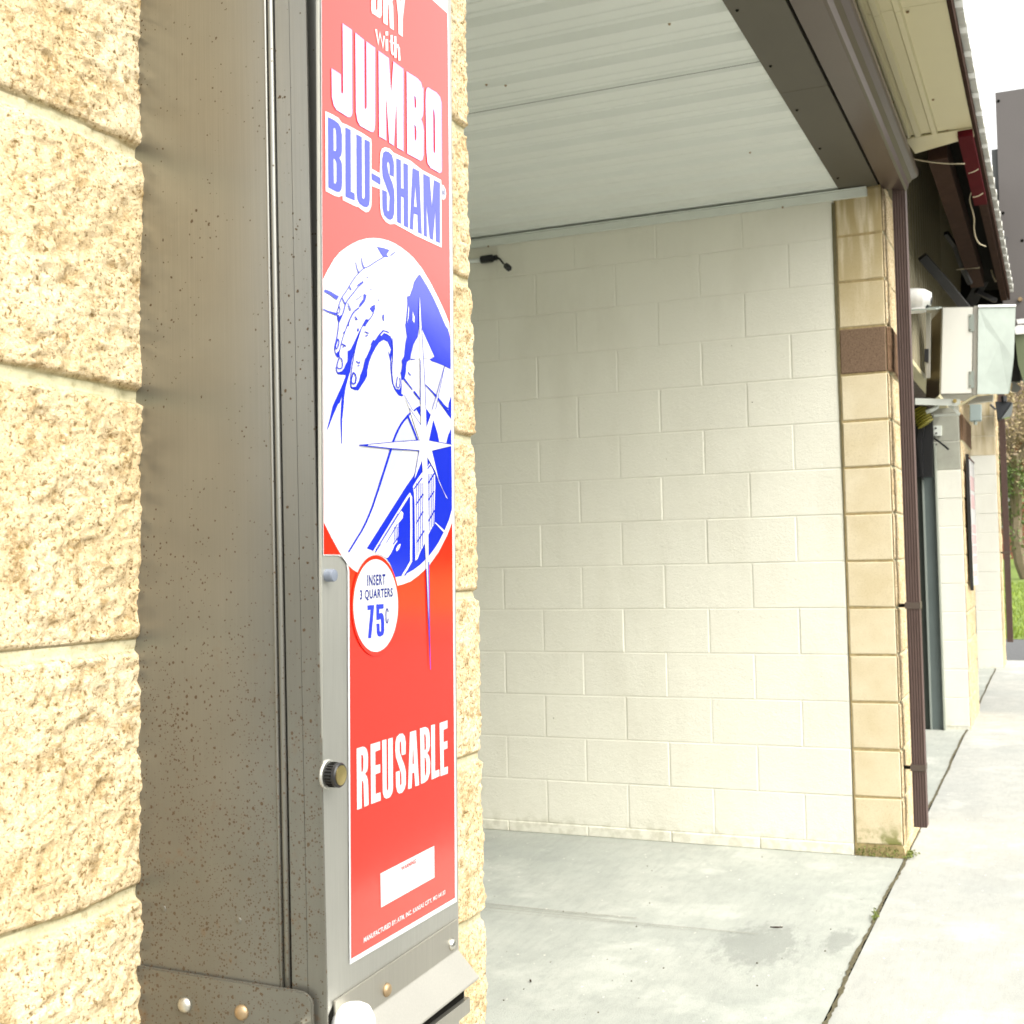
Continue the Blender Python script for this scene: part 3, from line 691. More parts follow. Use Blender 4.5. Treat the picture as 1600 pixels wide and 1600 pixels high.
blue = [
 [z1((1165, 450), (1180, 458), (1250, 570), (1300, 660), (1350, 760), (1400, 868), (1450, 990), (1485, 1067))+z2((1510, 110), (1540, 230), (1541, 585), (1500, 568), (1460, 545), (1370, 510), (1310, 490), (1290, 470), (1345, 440), (1190, 95), (1165, 80), (1150, 200), (1120, 250), (1095, 300), (1065, 420), (1062, 470), (1020, 500), (1010, 560), (1008, 620), (990, 700), (955, 722), (945, 640), (968, 560), (955, 485), (985, 430), (1000, 280), (1017, 200), (1000, 60))+z1((1000, 1067), (1008, 1000), (1025, 800), (1020, 712), (1055, 700), (1090, 600), (1102, 545), (1140, 480))],
 [z2((735, 120), (800, 140), (835, 220), (850, 300), (848, 400), (832, 470), (812, 410), (828, 350), (790, 262), (740, 236), (690, 268), (650, 325), (600, 420), (570, 500), (548, 600), (548, 660), (520, 720), (480, 780), (442, 838), (400, 836), (352, 818), (345, 800), (410, 795), (450, 720), (462, 660), (490, 590), (528, 460), (578, 350), (600, 285), (650, 225), (690, 165))],
 [z2((545, -10), (480, 100), (430, 260), (395, 370), (365, 480), (345, 610), (320, 690), (290, 800), (272, 920), (262, 1067))+z3((248, 200), (245, 480), (236, 485), (226, 200), (236, 0))+z2((246, 905), (218, 990), (205, 1000))+z3((205, 0), (130, 170), (85, 290), (62, 330), (70, 290), (100, 180), (135, 30))+z2((190, 900), (250, 770), (285, 680), (288, 655), (230, 652), (185, 645), (200, 622), (250, 612), (290, 545), (312, 480), (312, 370), (345, 355), (380, 290), (440, 160), (490, 60), (528, -10))],
 [z2((790, 355), (815, 420), (832, 470), (832, 600), (850, 740), (890, 820), (930, 830), (948, 780), (960, 715), (955, 880), (980, 892), (962, 912), (920, 900), (872, 832), (840, 745), (824, 600), (820, 490))],
 [z2((175, 400), (208, 365), (222, 440), (192, 452))],
 [z1((180, 922), (215, 945), (245, 928), (205, 1022), (190, 985))],
 [z1((660, 120), (735, 132), (812, 157), (780, 215), (802, 242), (735, 247), (700, 190))],
 [z1((575, 855), (600, 825), (640, 808), (640, 860), (622, 905), (598, 890))],
 [z1((500, 690), (515, 678), (540, 700), (520, 770), (470, 830), (440, 850), (455, 800), (500, 740))],
 [z1((510, 1035), (545, 985), (570, 985), (525, 1067), (500, 1067))],
 [z3((1235, 60), (1265, 85), (1300, 135), (1345, 230), (1385, 360), (1405, 462), (1275, 443), (1245, 300))],
 [z3((1130, 72), (1182, 45), (1182, 160))],
 [z3((1548, 300), (1515, 370), (1495, 440), (1490, 474), (1548, 486))],
 [z3((1548, -90), (1548, 190), (1500, 130), (1440, 40), (1418, 0), (1400, -40), (1430, -30), (1480, 40), (1510, 85), (1518, 0))],
 # car body
 [z3((1310, 567), (1548, 512))+z4((1555, 0), (1555, 275), (1520, 400), (1470, 520), (1400, 660), (1345, 745), (1280, 830), (1180, 930), (1100, 990), (1020, 1035))+[(632, 899), (626, 900), (615, 901.7), (612, 892), (607, 880), (602, 873)]+z4((640, 782), (590, 755), (540, 738), (1010, 0))+z3((1095, 870), (1185, 680), (1215, 620))],
]
flat('picture_blue', blue, .0013, M['blue'], poster)
grille = z3((1190, 835), (1140, 905), (1088, 990), (1100, 1067))+z4((1108, 200), (1112, 500), (1118, 885), (1145, 860), (1180, 770), (1225, 690), (1265, 590), (1300, 520), (1340, 450), (1345, 300), (1355, 0))+z3((1352, 860), (1320, 780), (1285, 715), (1262, 760), (1225, 790))
lamp = z4((640, 800), (700, 690), (850, 450), (950, 290), (975, 320), (965, 380), (915, 440), (915, 590), (900, 660), (870, 700), (830, 790), (790, 850), (760, 850), (700, 815))
flare = z2((1190, 95), (1225, 180), (1285, 310), (1342, 438), (1200, 462), (1065, 462), (1095, 310), (1150, 200))
wh = [[grille], [lamp], [flare], [z4((895, 775), (885, 745), (910, 700), (940, 682), (942, 700), (920, 750))],
      [z1((1020, 1030), (1030, 900), (1036, 820), (1044, 860), (1036, 960))], [z1((1085, 890), (1110, 960), (1105, 1030), (1085, 1000))]]
for nm, pg in zip(('printed_grille', 'printed_headlight', 'printed_flare', 'printed_badge', 'printed_glint', 'printed_glint'), wh): flat(nm, [pg], .0015, M['white'], poster)
for nm, rb_ in zip(('printed_lamp_frame', 'printed_streak', 'printed_knuckle'), [(z4((622, 778), (780, 520), (940, 262), (1030, 120), (1050, 95), (1066, 130), (1068, 500), (1066, 890), (1010, 990), (960, 1070)), 3.2), (z4((1352, 430), (1468, 545)), 1.2, 3.4),
    (z2((705, 185), (740, 145), (790, 165), (815, 185)), 2.0)]): ribquads(nm, [rb_], .0016, M['white'], poster)
tintp = [z3((870, 450), (925, 330), (1030, 180), (1130, 435)), z3((830, 550), (970, 560), (880, 760), (720, 1060), (672, 1060), (750, 800))]
flat('picture_tint', [[t] for t in tintp], .00125, mat_print('poster_faint_tint', (.44, .47, .56)), poster)
lines = []
def ln(pts, w0, w1=None, sm=1): lines.append((smooth_line(pts, sm) if sm and len(pts) > 2 else pts, max(w0*1.45, 7)*SC, max((w1 or w0)*1.45, 7)*SC))
ln(z1((735, 245), (640, 300), (560, 355), (500, 375), (430, 440), (350, 550), (300, 640), (240, 720), (212, 790), (198, 850), (180, 890), (182, 930)), 7)
ln(z1((405, 300), (420, 380), (445, 437)), 5, 9); ln(z1((470, 250), (488, 335), (508, 378)), 4, 12)
ln(z1((820, 225), (872, 185)), 8); ln(z1((420, 585), (470, 550), (495, 535)), 5, 16); ln(z1((495, 545), (430, 600), (370, 680), (312, 748), (280, 810), (265, 880), (240, 945), (205, 1020)), 8)
ln(z1((240, 722), (262, 770), (280, 800)), 6, 14); ln(z1((330, 590), (350, 635)), 8, 12); ln(z1((408, 755), (480, 700)), 4)
ln(z1((440, 850), (385, 890), (350, 950), (322, 1020), (318, 1067)), 12, 7); ln(z1((620, 900), (590, 960), (545, 1010)), 7)
ln(z1((735, 928), (732, 965), (737, 1003)), 14, 6); ln(z1((395, 950), (425, 990)), 9); ln(z1((400, 990), (415, 975)), 9); ln(z1((310, 790), (350, 870), (335, 880), (312, 820)), 5, 5, 0)
ln(z1((540, 480), (548, 488)), 14); ln(z1((582, 622), (592, 630)), 12); ln(z1((672, 752), (682, 758)), 12)
ln(z1((32, 640), (100, 670), (150, 705), (192, 732)), 22, 34, 0); ln(z1((10, 858), (70, 890), (130, 908), (182, 925)), 5, 24)
ln(z1((208, 830), (185, 880), (180, 905), (205, 915), (222, 860), (208, 830)), 6)
ln(z2((330, 0), (280, 130), (240, 250), (215, 360), (200, 440)), 6); ln(z2((200, -60), (203, 60), (180, 220), (150, 330), (162, 395), (185, 440)), 7)
ln(z2((192, 222), (160, 325), (182, 350), (210, 262), (192, 222)), 8); ln(z2((207, 450), (182, 530), (182, 572), (238, 584), (250, 520), (238, 458), (207, 450)), 8)
ln(z2((172, 560), (178, 620), (215, 645)), 8); ln(z2((235, 620), (270, 585), (300, 510)), 8)
ln(z2((375, 625), (345, 742), (392, 770), (412, 700), (402, 645), (375, 625)), 10); ln(z2((342, 745), (355, 812), (405, 802)), 10)
ln(z2((905, 675), (885, 785), (920, 818), (940, 742), (930, 688)), 7); ln(z2((455, 150), (400, 330), (375, 480), (352, 620), (342, 740)), 6)
ln(z2((620, 240), (590, 300)), 12); ln(z2((525, 455), (500, 570)), 8); ln(z2((240, 285), (265, 300), (290, 312)), 10); ln(z2((250, 330), (275, 300)), 8)
ln(z2((410, 490), (445, 520), (455, 495)), 9); ln(z2((425, 545), (450, 545)), 8); ln(z2((512, 140), (560, 160)), 9); ln(z2((520, 195), (548, 180)), 9)
ln(z2((840, 220), (850, 400), (832, 600), (850, 760)), 7); ln(z2((960, 485), (970, 520), (960, 600), (945, 640)), 12)
ln(z2((980, 700), (1030, 762), (1082, 830)), 14, 8); ln(z2((1098, 850), (1170, 945)), 16, 12); ln(z2((1030, 625), (1060, 658)), 9); ln(z2((1062, 470), (1110, 468)), 10, 4)
ln(z2((1235, 770), (1300, 835), (1380, 925), (1440, 1010), (1500, 1067)), 4, 26); ln(z2((275, 140), (262, 160)), 12); ln(z2((435, 100), (430, 135)), 12)
ln(z3((850, 462), (895, 345), (955, 235), (1022, 155)), 16, 18); ln(z3((1022, 155), (1058, 115)), 18, 12); ln(z3((1100, 90), (1140, 55), (1172, 40)), 12, 12); ln(z3((1030, 160), (1085, 290), (1140, 442)), 16, 12)
ln(z3((828, 540), (765, 740), (660, 1067))+z4((592, 280), (500, 490), (400, 650), (320, 780)), 18, 12)
for a, c in ((z4((1120, 222), (1208, 90)),)*1+(z4((1120, 222), (1208, 90)),) if False else []): pass
for seg in (z4((1120, 222), (1208, 92)), z4((1125, 442), (1208, 298)), z4((1130, 672), (1222, 525)), z4((1265, 172), (1340, 58)), z4((1265, 425), (1345, 285)), z3((1100, 1022), (1195, 890)), z3((1255, 790), (1300, 730)), z3((1258, 972), (1345, 832))): ln(seg, 9, 11)
for x in (1128, 1150, 1172, 1195): ln(z4((x, -40), (x+8, 820-(x-1128)*1.5)), 3.2)
for x in (1270, 1290, 1312, 1330): ln(z4((x, -150), (x-2, 560-(x-1270)*1.7)), 3.2)
ln(z4((640, 760), (800, 500), (910, 322)), 4); ln(z4((770, 670), (850, 540), (900, 450)), 4, 8); ln(z4((700, 690), (640, 778)), 9); ln(z4((850, 690), (915, 600)), 9)
for x in (865, 885, 903): ln(z4((x, 480), (x, 650)), 4)
ribquads('picture_lines', lines, .00165, M['blue'], poster)
# sparkle
star = [(653.0, 463.5)]+z2((1187, 95), (1225, 760), (1238, 1067))+z3((1245, 290), (1365, -60))+z2((1462, 540), (1352, 1067))+z3((1275, 443), (1405, 462), (1545, 492), (1545, 505), (1310, 566))+z4((1400, -40), (1500, 150), (1480, 130), (1350, -180))+z3((1255, 640), (1262, 1000))+z4((1272, 1000))+[(669.4, 1046)]+z4((1242, 1000), (1225, 600), (1210, 0))+z3((1192, 680), (1125, 850), (1095, 915), (1157, 562), (830, 540), (440, 500), (830, 462), (1160, 438), (1040, 60))+z2((978, 892), (1080, 1075))+z3((1180, 262), (1178, 100))+z2((1170, 700))+z1((1160, 900))
flat('sparkle_star', [[star]], .0019, M['white'], poster)
so_ = []
so_.append((z3((440, 500), (850, 462), (1165, 440)), 5*SC, 4*SC)); so_.append((z3((440, 500), (830, 541), (1155, 564)), 9*SC, 5*SC)); so_.append((z3((440, 500), (545, 500)), 9*SC, 12*SC))
so_ += [(z3((1157, 562), (1095, 915)), 3*SC), (z2((978, 892), (1080, 1075)), 3*SC), (z3((1180, 262), (1040, 60)), 3*SC, 3*SC), (z2((1462, 540), (1310, 1067)), 3.5*SC), (z2((1462, 540), (1352, 1067)), 3.5*SC), (z3((1275, 443), (1545, 492)), 4*SC), (z2((1187, 95), (1225, 760), (1238, 1067)), 3.5*SC), (z2((1172, 480), (1172, 1000)), 3*SC)]
so_.append((z4((1270, 900))+[(668, 1000), (669.4, 1046)], 1.0, .5)); so_.append((z4((1242, 980))+[(667.5, 1000), (669.0, 1040)], .6, .5))
ribquads('sparkle_outline', [tuple([q[0]]+[w_*1.6 for w_ in q[1:]]) for q in so_], .0021, M['blue'], poster)
# JUMBO
J = q5((252, 285), (360, 360))+q6((364, 430), (357, 462), (340, 480), (310, 478), (250, 440), (178, 396), (145, 340), (124, 240))+q5((120, 820), (228, 888))+q6((230, 175), (236, 198), (245, 206), (254, 198), (258, 170))
U = q5((403, 395), (505, 478))+q6((511, 370), (518, 388), (530, 388), (539, 365))+q5((535, 500), (637, 572))+q6((637, 560), (630, 630), (612, 660), (580, 652), (460, 585), (430, 530), (411, 420))
Mm = q5((680, 610), (800, 695))+q6((830, 215))+q5((857, 738), (975, 825))+q6((975, 885), (900, 845), (893, 260), (862, 818), (808, 788), (768, 180), (770, 757), (688, 712))
B = q5((1015, 855), (1145, 938), (1185, 985), (1207, 1067))+q6((1215, 130), (1213, 400), (1205, 470), (1185, 505), (1205, 560), (1218, 640), (1215, 930), (1202, 985), (1180, 1000), (1022, 915))
Bh = [q6((1103, 225), (1120, 240), (1128, 290), (1130, 368), (1110, 376)), q6((1105, 568), (1123, 590), (1132, 650), (1132, 735), (1124, 762), (1110, 760))]
O = q6((1270, 130), (1370, 192), (1410, 240), (1428, 310), (1432, 1067))+q7((1433, 120), (1425, 148), (1405, 155), (1300, 95), (1265, 40))+q6((1252, 900), (1241, 300), (1245, 180), (1255, 140))
Oh = [q6((1335, 380), (1347, 420), (1352, 500), (1356, 880), (1350, 912), (1338, 908), (1331, 850), (1328, 420))]
flat('headline_lettering', [[J], [U], [Mm], [B]+Bh, [O]+Oh], .0013, M['white'], poster)['label'] = 'large white word JUMBO'
ribquads('headline_outline', [(l_, .75, .75, 1) for l_ in [J, U, Mm, B, O]+Bh+Oh], .0015, mat_print('poster_lilac', (.28, .27, .66)), poster)
D_ = q5((593, -260), (690, -190), (720, -120), (722, 160), (712, 205), (695, 216), (678, 208), (603, 160), (595, 130)); Dh = q5((645, -190), (662, -178), (668, -120), (668, 105), (660, 124), (648, 115))
R_ = q5((735, -200), (835, -135), (856, -80), (857, -10), (843, 25), (855, 80), (863, 362), (815, 332), (800, 60), (790, 48), (790, 305), (738, 275)); Rh = q5((790, -130), (803, -122), (805, -30), (790, -30))
Y_ = q5((880, -140), (930, -110), (943, 50), (957, -85), (1006, -60), (992, 20), (970, 230), (968, 442), (918, 405), (915, 200), (893, -10))
flat('top_lettering', [[D_, Dh], [R_, Rh], [Y_]], .0013, M['white'], poster)['label'] = 'white word DRY'
wl = [(q5((650, 350), (678, 520), (697, 400), (733, 560), (746, 430)), 3.0), (q5((778, 470), (780, 608)), 4.0), (q5((778, 378), (779, 425)), 4.2), (q5((835, 420), (838, 600), (846, 640), (862, 655)), 3.6), (q5((812, 490), (862, 520)), 2.6), (q5((877, 435), (882, 692)), 3.6), (q5((884, 560), (905, 545), (920, 580), (928, 724)), 3.4)]
for i, l_ in enumerate(wl): ribquads('small_lettering', [l_], .0013+i*.00003, M['white'], poster)
# BLU-SHAM
hull = q6((45, 410), (130, 450), (200, 490), (245, 552), (300, 572), (375, 612), (480, 668), (592, 740), (598, 780))+q7((596, 105), (695, 160))+q6((700, 960), (705, 900), (722, 858), (760, 840), (815, 858), (860, 905), (1060, 1000))+q7((1200, 120), (1428, 240), (1432, 300), (1455, 300), (1480, 350), (1487, 410), (1475, 465), (1455, 475), (1432, 465), (1434, 1045), (1130, 905), (872, 762), (820, 768), (770, 742), (735, 700), (712, 650), (700, 560), (696, 350), (600, 312), (596, 540), (580, 590), (560, 617), (530, 625), (490, 602), (440, 560), (410, 556), (255, 480), (250, 425), (205, 441), (160, 430), (50, 372))
flat('name_backing', [[hull]], .0013, M['white'], poster)
b1 = q6((75, 480), (150, 518), (200, 555), (230, 610), (243, 700), (243, 880), (235, 940), (212, 968), (235, 1010))+q7((244, 60), (245, 290), (238, 350), (215, 383), (180, 382), (80, 330))
b1h = [q6((143, 615), (158, 612), (170, 640), (175, 700), (175, 860), (168, 886), (145, 884)), q6((143, 980), (158, 982), (172, 1015))+q7((178, 40), (178, 255), (166, 284), (147, 276))]
l1 = q6((283, 600), (347, 635))+q7((350, 378), (395, 400), (395, 485), (285, 440))
u1 = q6((415, 685), (480, 720))+q7((483, 430), (488, 458), (500, 467), (512, 455), (515, 425))+q6((512, 745), (575, 775))+q7((575, 480), (566, 540), (540, 565), (505, 560), (450, 520), (427, 475), (418, 400))
ds = q7((595, 155), (702, 215), (702, 300), (597, 235))
sS = q6((760, 887), (800, 895), (840, 935), (860, 1010), (864, 1067))+q7((862, 205), (812, 180), (810, 80))+q6((808, 1040), (795, 1012), (783, 1030))+q7((785, 80), (803, 175), (845, 275), (866, 360), (870, 480), (865, 640), (850, 698), (820, 715), (790, 705), (747, 660), (727, 580), (722, 355), (778, 380), (782, 590), (793, 614), (805, 600), (812, 440), (800, 400), (760, 290), (728, 200), (720, 100))+q6((722, 980), (735, 905))
H1 = q6((890, 970), (945, 995))+q7((948, 335), (978, 345), (975, 35), (1030, 60), (1033, 810), (980, 785), (978, 450), (948, 435), (948, 765), (900, 740))
A1 = q7((1085, 95), (1165, 135), (1195, 885), (1150, 865), (1143, 655), (1100, 640), (1090, 835), (1050, 820)); A1h = q7((1118, 300), (1135, 565), (1103, 555))
M1 = q7((1213, 165), (1290, 205), (1315, 560), (1340, 240), (1412, 275), (1412, 990), (1362, 970), (1357, 600), (1328, 955), (1290, 935), (1250, 520), (1257, 920), (1218, 900))
flat('name_lettering', [[b1]+b1h, [l1], [u1], [ds], [sS], [H1], [A1, A1h], [M1]], .0015, M['blue'], poster)['label'] = 'blue words BLU-SHAM'
ribquads('registered_mark', [([(500+(1455+14*math.cos(t))*SC, 250+(385+48*math.sin(t))*SC) for t in np.linspace(0, 2*math.pi, 14)[:-1]], .6, .6, 1), (q7((1450, 365), (1450, 410)), .6), (q7((1452, 367), (1461, 378), (1453, 390), (1463, 412)), .5)], .0015, M['navy'], poster)
# REUSABLE
R = s1((133, 530), (215, 502), (245, 508), (272, 535), (286, 580), (293, 640), (291, 780), (280, 840), (250, 880), (275, 912), (290, 965), (295, 1050), (302, 1310), (240, 1340), (230, 1020), (222, 985), (205, 965), (205, 1355), (140, 1380)); Rr = s1((197, 620), (212, 614), (222, 630), (227, 670), (225, 820), (215, 850), (200, 855))
E1 = s1((328, 470), (460, 430), (460, 545), (393, 570), (393, 765), (462, 745), (462, 860), (395, 885), (397, 1160), (465, 1135), (468, 1250), (335, 1300))
U2 = s1((488, 415), (548, 400), (552, 1085), (558, 1110), (566, 1112), (574, 1085), (572, 395), (635, 375), (640, 1080), (628, 1150), (595, 1205), (548, 1225), (515, 1205), (497, 1140))
S2 = s1((815, 605), (760, 622), (752, 450), (747, 428), (737, 430), (731, 460), (733, 575), (760, 660), (800, 760), (818, 850), (820, 1010), (802, 1090), (765, 1142), (725, 1155), (698, 1125), (682, 1050), (678, 855), (733, 835), (737, 1020), (742, 1042), (752, 1040), (758, 1010), (755, 880), (720, 770), (680, 650), (670, 560), (673, 440), (690, 370), (730, 325), (775, 320), (805, 360), (817, 440))
A2 = s1((875, 300), (960, 275), (1003, 1035), (948, 1055), (935, 860), (908, 870), (898, 1078), (848, 1092)); A2h = s1((918, 420), (930, 740), (910, 748))
B2 = s1((1015, 250), (1090, 228), (1128, 248), (1148, 310), (1155, 480), (1142, 550), (1115, 590), (1143, 635), (1158, 720), (1152, 870), (1125, 955), (1085, 998), (1028, 1022)); B2h = [s1((1073, 335), (1088, 325), (1096, 370), (1098, 525), (1090, 548), (1078, 552)), s1((1078, 650), (1093, 655), (1103, 720), (1103, 860), (1092, 905), (1082, 908))]
L2 = s1((1168, 205), (1222, 192), (1225, 840), (1283, 818), (1287, 910), (1175, 962)); E2 = s1((1287, 175), (1397, 137), (1397, 245), (1342, 270), (1343, 440), (1397, 420), (1397, 525), (1345, 545), (1348, 795), (1403, 775), (1403, 875), (1300, 912))
flat('slogan_lettering', [[R, Rr], [E1], [U2], [S2], [A2, A2h], [B2]+B2h, [L2], [E2]], .0013, M['white'], poster)['label'] = 'white word REUSABLE'
# coin circle
el = lambda cx, cy, rx, ry, n=64: [(500+.1*(cx+rx*math.cos(t)), 860+.1*(cy+ry*math.sin(t))) for t in np.linspace(0, 2*math.pi, n+1)[:-1]]
flat('price_circle', [[el(838, 862, 372, 788)]], .0019, M['red'], poster)
flat('price_circle', [[el(836, 861, 350, 723)]], .0021, M['white'], poster)['label'] = 'white price circle'
flat('price_lettering', [[cc((703, 858), (808, 852), (805, 920), (762, 1368), (712, 1372), (752, 925), (705, 935))],
  [cc((842, 843), (957, 835), (958, 905), (888, 918), (890, 985), (925, 967), (952, 1000), (966, 1080), (968, 1260), (952, 1318), (905, 1348), (868, 1338), (850, 1290), (845, 1145), (892, 1140), (895, 1250), (902, 1272), (912, 1268), (918, 1240), (915, 1090), (905, 1067), (885, 1085), (843, 1085))]], .0023, M['blue'], poster)['label'] = 'blue price 75'
ribquads('cent_lettering', [(cc((1028, 965), (1022, 925), (1010, 908), (999, 925), (994, 985), (994, 1080), (1001, 1120), (1012, 1134), (1023, 1118), (1028, 1062)), 1.6)], .0023, M['navy'], poster)
# font text fitted between two baseline points
def text(name, s, quad, mat, n, parent, bold=.0, pt=front, space=1.0):
    """quad: pixel corners bl, br, tr, tl"""
    cu = bpy.data.curves.new(name, 'FONT'); cu.body = s; cu.size = 1; cu.offset = bold; cu.space_character = space; cu.resolution_u = 3
    ob = bpy.data.objects.new(name, cu); LINK(ob); bpy.context.view_layer.update()
    me = bpy.data.meshes.new_from_object(ob.evaluated_get(bpy.context.evaluated_depsgraph_get())); bpy.data.objects.remove(ob)
    xs_ = [v.co.x for v in me.vertices]; ys_ = [v.co.y for v in me.vertices]; x0_, x1_, y0_, y1_ = min(xs_), max(xs_), min(ys_), max(ys_)
    P = [pt(q[0], q[1], n) for q in quad]
    for v in me.vertices:
        u, t = (v.co.x-x0_)/(x1_-x0_), (v.co.y-y0_)/(y1_-y0_)
        v.co = (P[0]*(1-u)+P[1]*u)*(1-t)+(P[3]*(1-u)+P[2]*u)*t
    for p_ in me.polygons: p_.use_smooth = False
    me.update(); me.materials.clear(); return link(name, me, mat, parent)
text('instruction_lettering', 'INSERT', cc((700, 556), (985, 540), (985, 366), (700, 382)), M['navy'], .0023, poster, .03, space=1.16)
text('instruction_lettering', '3 QUARTERS', cc((585, 800), (1100, 748), (1100, 582), (585, 618)), M['navy'], .0023, poster, .03, space=1.12)
flat('warning_label', [[wb((440, 460), (1150, 95), (1152, 512), (448, 908))]], .0013, M['white'], poster)['label'] = 'white warning label near the bottom'
text('warning_lettering', 'WARNING', wb((712, 422), (905, 325), (905, 265), (712, 375)), M['faint'], .0015, poster, .035, space=1.1)
wl = []; rr = random.Random(9)
for i, (x0_, x1_, y0_) in enumerate(((480, 690, 620), (520, 800, 660), (520, 830, 705), (520, 800, 750), (520, 700, 790), (920, 1050, 372), (950, 1110, 395), (930, 1080, 450), (930, 1100, 490), (930, 1060, 530), (700, 880, 470))):
    x = x0_
    while x < x1_:
        w_ = rr.uniform(12, 40); wl.append((wb((x, y0_-(x-x0_)*.53), (min(x+w_, x1_), y0_-(min(x+w_, x1_)-x0_)*.53)), .9)); x += w_+9
ribquads('warning_small_print', wl, .0015, mat_print('label_pale_print', (.50, .30, .30)), poster)
text('maker_lettering', 'MANUFACTURED BY: ATM, INC. KANSAS CITY, MO 64133', wb((220, 1385), (1295, 738), (1295, 672), (220, 1303)), M['white'], .0013, poster, .022, space=1.05)

# ---- coin door hardware
def on_front(px, py, n=0): return front(px, py, n)
c = front(500, 897); c = Vector((.8335, YF(1.251), 1.2505))
b = MB(); b.lathe(c, NO, [(.0050, 0), (.0050, .0060), (.0045, .0072), (.002, .0076)], 20); b.build('button', M['greyp'], vm, smooth=False)['label'] = 'small grey round button'
c = Vector((.834, YF(1.098), 1.0975))
b = MB(); b.lathe(c, NO, [(.0115, 0), (.0115, .0010), (.0105, .0018)], 28); ko = b.build('lock_knob', M['steel'], vm)
ring = []
b = MB(); b.lathe(c, NO, [(.0086, .002), (.0090, .003), (.0090, .0085), (.0095, .0090), (.0095, .0115), (.0086, .0125), (.0075, .0123)], 40); b.build('knob_grip', M['blackp'], ko)
b = MB(); b.lathe(c, NO, [(.0075, .0113), (.0075, .0129), (.0010, .0133)], 32); b.build('knob_cap', M['brass'], ko)
for i in range(22):
    a = i*2*math.pi/22
    if i == 0: kb = MB()
    rr_ = NO.orthogonal().normalized(); r2 = NO.cross(rr_); dd = rr_*math.cos(a)+r2*math.sin(a)
    kb.tube([c+dd*.0091+NO*.0033, c+dd*.0091+NO*.0084], .0006, 5)
kb.build('knob_knurl', M['dark'], ko)
# screws / rivets helper dome
def dome(c, nrm, r, h, mat, parent, name='rivet'):
    b = MB(); b.lathe(c, nrm, [(r, 0), (r*.98, h*.25), (r*.85, h*.6), (r*.55, h*.88), (r*.12, h)], 20); return b.build(name, mat, parent, smooth=True)
# side bracket at the bottom, rounded corner
def brk(n):
    out = []
    for y_, z_ in ((.004, .9400), (.100, .9362), (.150, .9345), (.158, .9335), (.1635, .9300), (.1655, .9250), (.1658, .80), (.004, .80)): out.append(SP(y_, z_, n))
    return out
b = MB(); b.hexa(brk(.0045), brk(.0085)); sb = b.build('side_bracket', M['steeldirty'], vm, bevel=.0009); sb['label'] = 'speckled mounting bracket low on the cabinet side'
for px, py, mt in ((296, 1566, 'steelrough'), (381, 1580, 'rust')):
    q = hit(px, py, (.8284-.008, 0, 0), (1, 0, 0)); dome((SP(-q.y, q.z, .0085)), (-1, 0, 0), .0062, .0042, M[mt], sb)
q = hit(466, 1596, (.8284-.008, 0, 0), (1, 0, 0)); b = MB(); b.lathe(SP(-q.y, q.z-.004, .0085), (-1, -.25, .1), [(.0042, 0), (.0042, .012), (.0032, .0135)], 16); b.build('bolt', M['chrome'], sb, smooth=False)
# sloping lip along the bottom of the front
def FP(x, z, n): return Vector((x, YF(z), z))+NO*n
fx0, fx1 = .842, 1.057
b = MB()
pf = [(.9262, .0004), (.9262, .0022), (.8985, .0026), (.8745, .0225), (.8728, .0225), (.8965, .0004)]
b.hexa([FP(fx0+(.0 if i < 3 else 0), z-.004*(fx0 < 1)+0, n) for i, (z, n) in enumerate(pf)], [FP(fx1+(0 if n < .01 else .004), z+.001, n) for z, n in pf])
lip = b.build('lower_lip', M['steelrough'], vm, bevel=.0004); lip['label'] = 'bent steel lip under the poster'
for px, py, mt in ((600, 1546, 'rust'), (702, 1475, 'chrome')):
    q = front(px, py, .0024); dome(q, NO, .0058, .0038, M[mt], lip)
b = MB(); b.box(.842, 1.046, -.184, -.10, .860, .868); b.build('dispenser_slot', M['dark'], vm)
b = MB(); b.box(.840, 1.050, -.188, -.12, .846, .8595); b.box(1.0465, 1.051, -.182, -.10, .846, .868); b.build('slot_frame', M['steelrough'], vm)
b = MB(); q = front(533, 1604, .012)
b.lathe(q-NO*.012, NO, [(.017, 0), (.0195, .006), (.0205, .012), (.0195, .018), (.015, .0225), (.008, .0245), (.001, .025)], 32); b.build('coin_return_cup', M['whitep'], vm, smooth=True)['label'] = 'round white plastic knob low on the front'
b = MB(); b.lathe(q-NO*.015, NO, [(.024, 0), (.024, .003), (.020, .0035)], 32); b.build('knob_base', M['dark'], vm)
for (px, py) in ((262, 1417), (375, 1437)):
    q = hit(px, py, (.8242, 0, 0), (1, 0, 0)); dome(SP(-q.y, q.z, .0040), (-1, 0, 0), .0028, .0007, M['steeldirty'], vm, 'weld_mark')

# ------------------------------------------------------------------ wand holder on the bay wall
t = empty('spray_hose', (W-.02, 1.85, 2.73), 'short black hose end on a white pipe high on the cream bay wall', 'hose')
b = MB(); b.tube([(W-.022, 2.6, 2.737), (W-.022, 1.86, 2.737)], .011, 12); b.build('pipe', M['trim'], t, smooth=True)
b = MB(); b.tube([(W-.022, 1.86, 2.737), (W-.022, 1.80, 2.738)], .019, 14); b.tube([(W-.022, 1.80, 2.738), (W-.024, 1.775, 2.739)], .013, 12); b.build('coupling', M['blackp'], t)
b = MB(); b.tube([(W-.024, 1.775, 2.739), (W-.03, 1.755, 2.726), (W-.04, 1.74, 2.708), (W-.05, 1.722, 2.690)], .005, 8); b.build('flexible_hose', M['blackp'], t, smooth=True)
b = MB(); b.tube([(W-.05, 1.722, 2.690), (W-.056, 1.712, 2.684)], .0085, 10); b.build('collar', M['chrome'], t)
b = MB(); b.tube([(W-.056, 1.712, 2.684), (W-.072, 1.690, 2.664)], .016, 6); b.build('nozzle', M['blackp'], t)

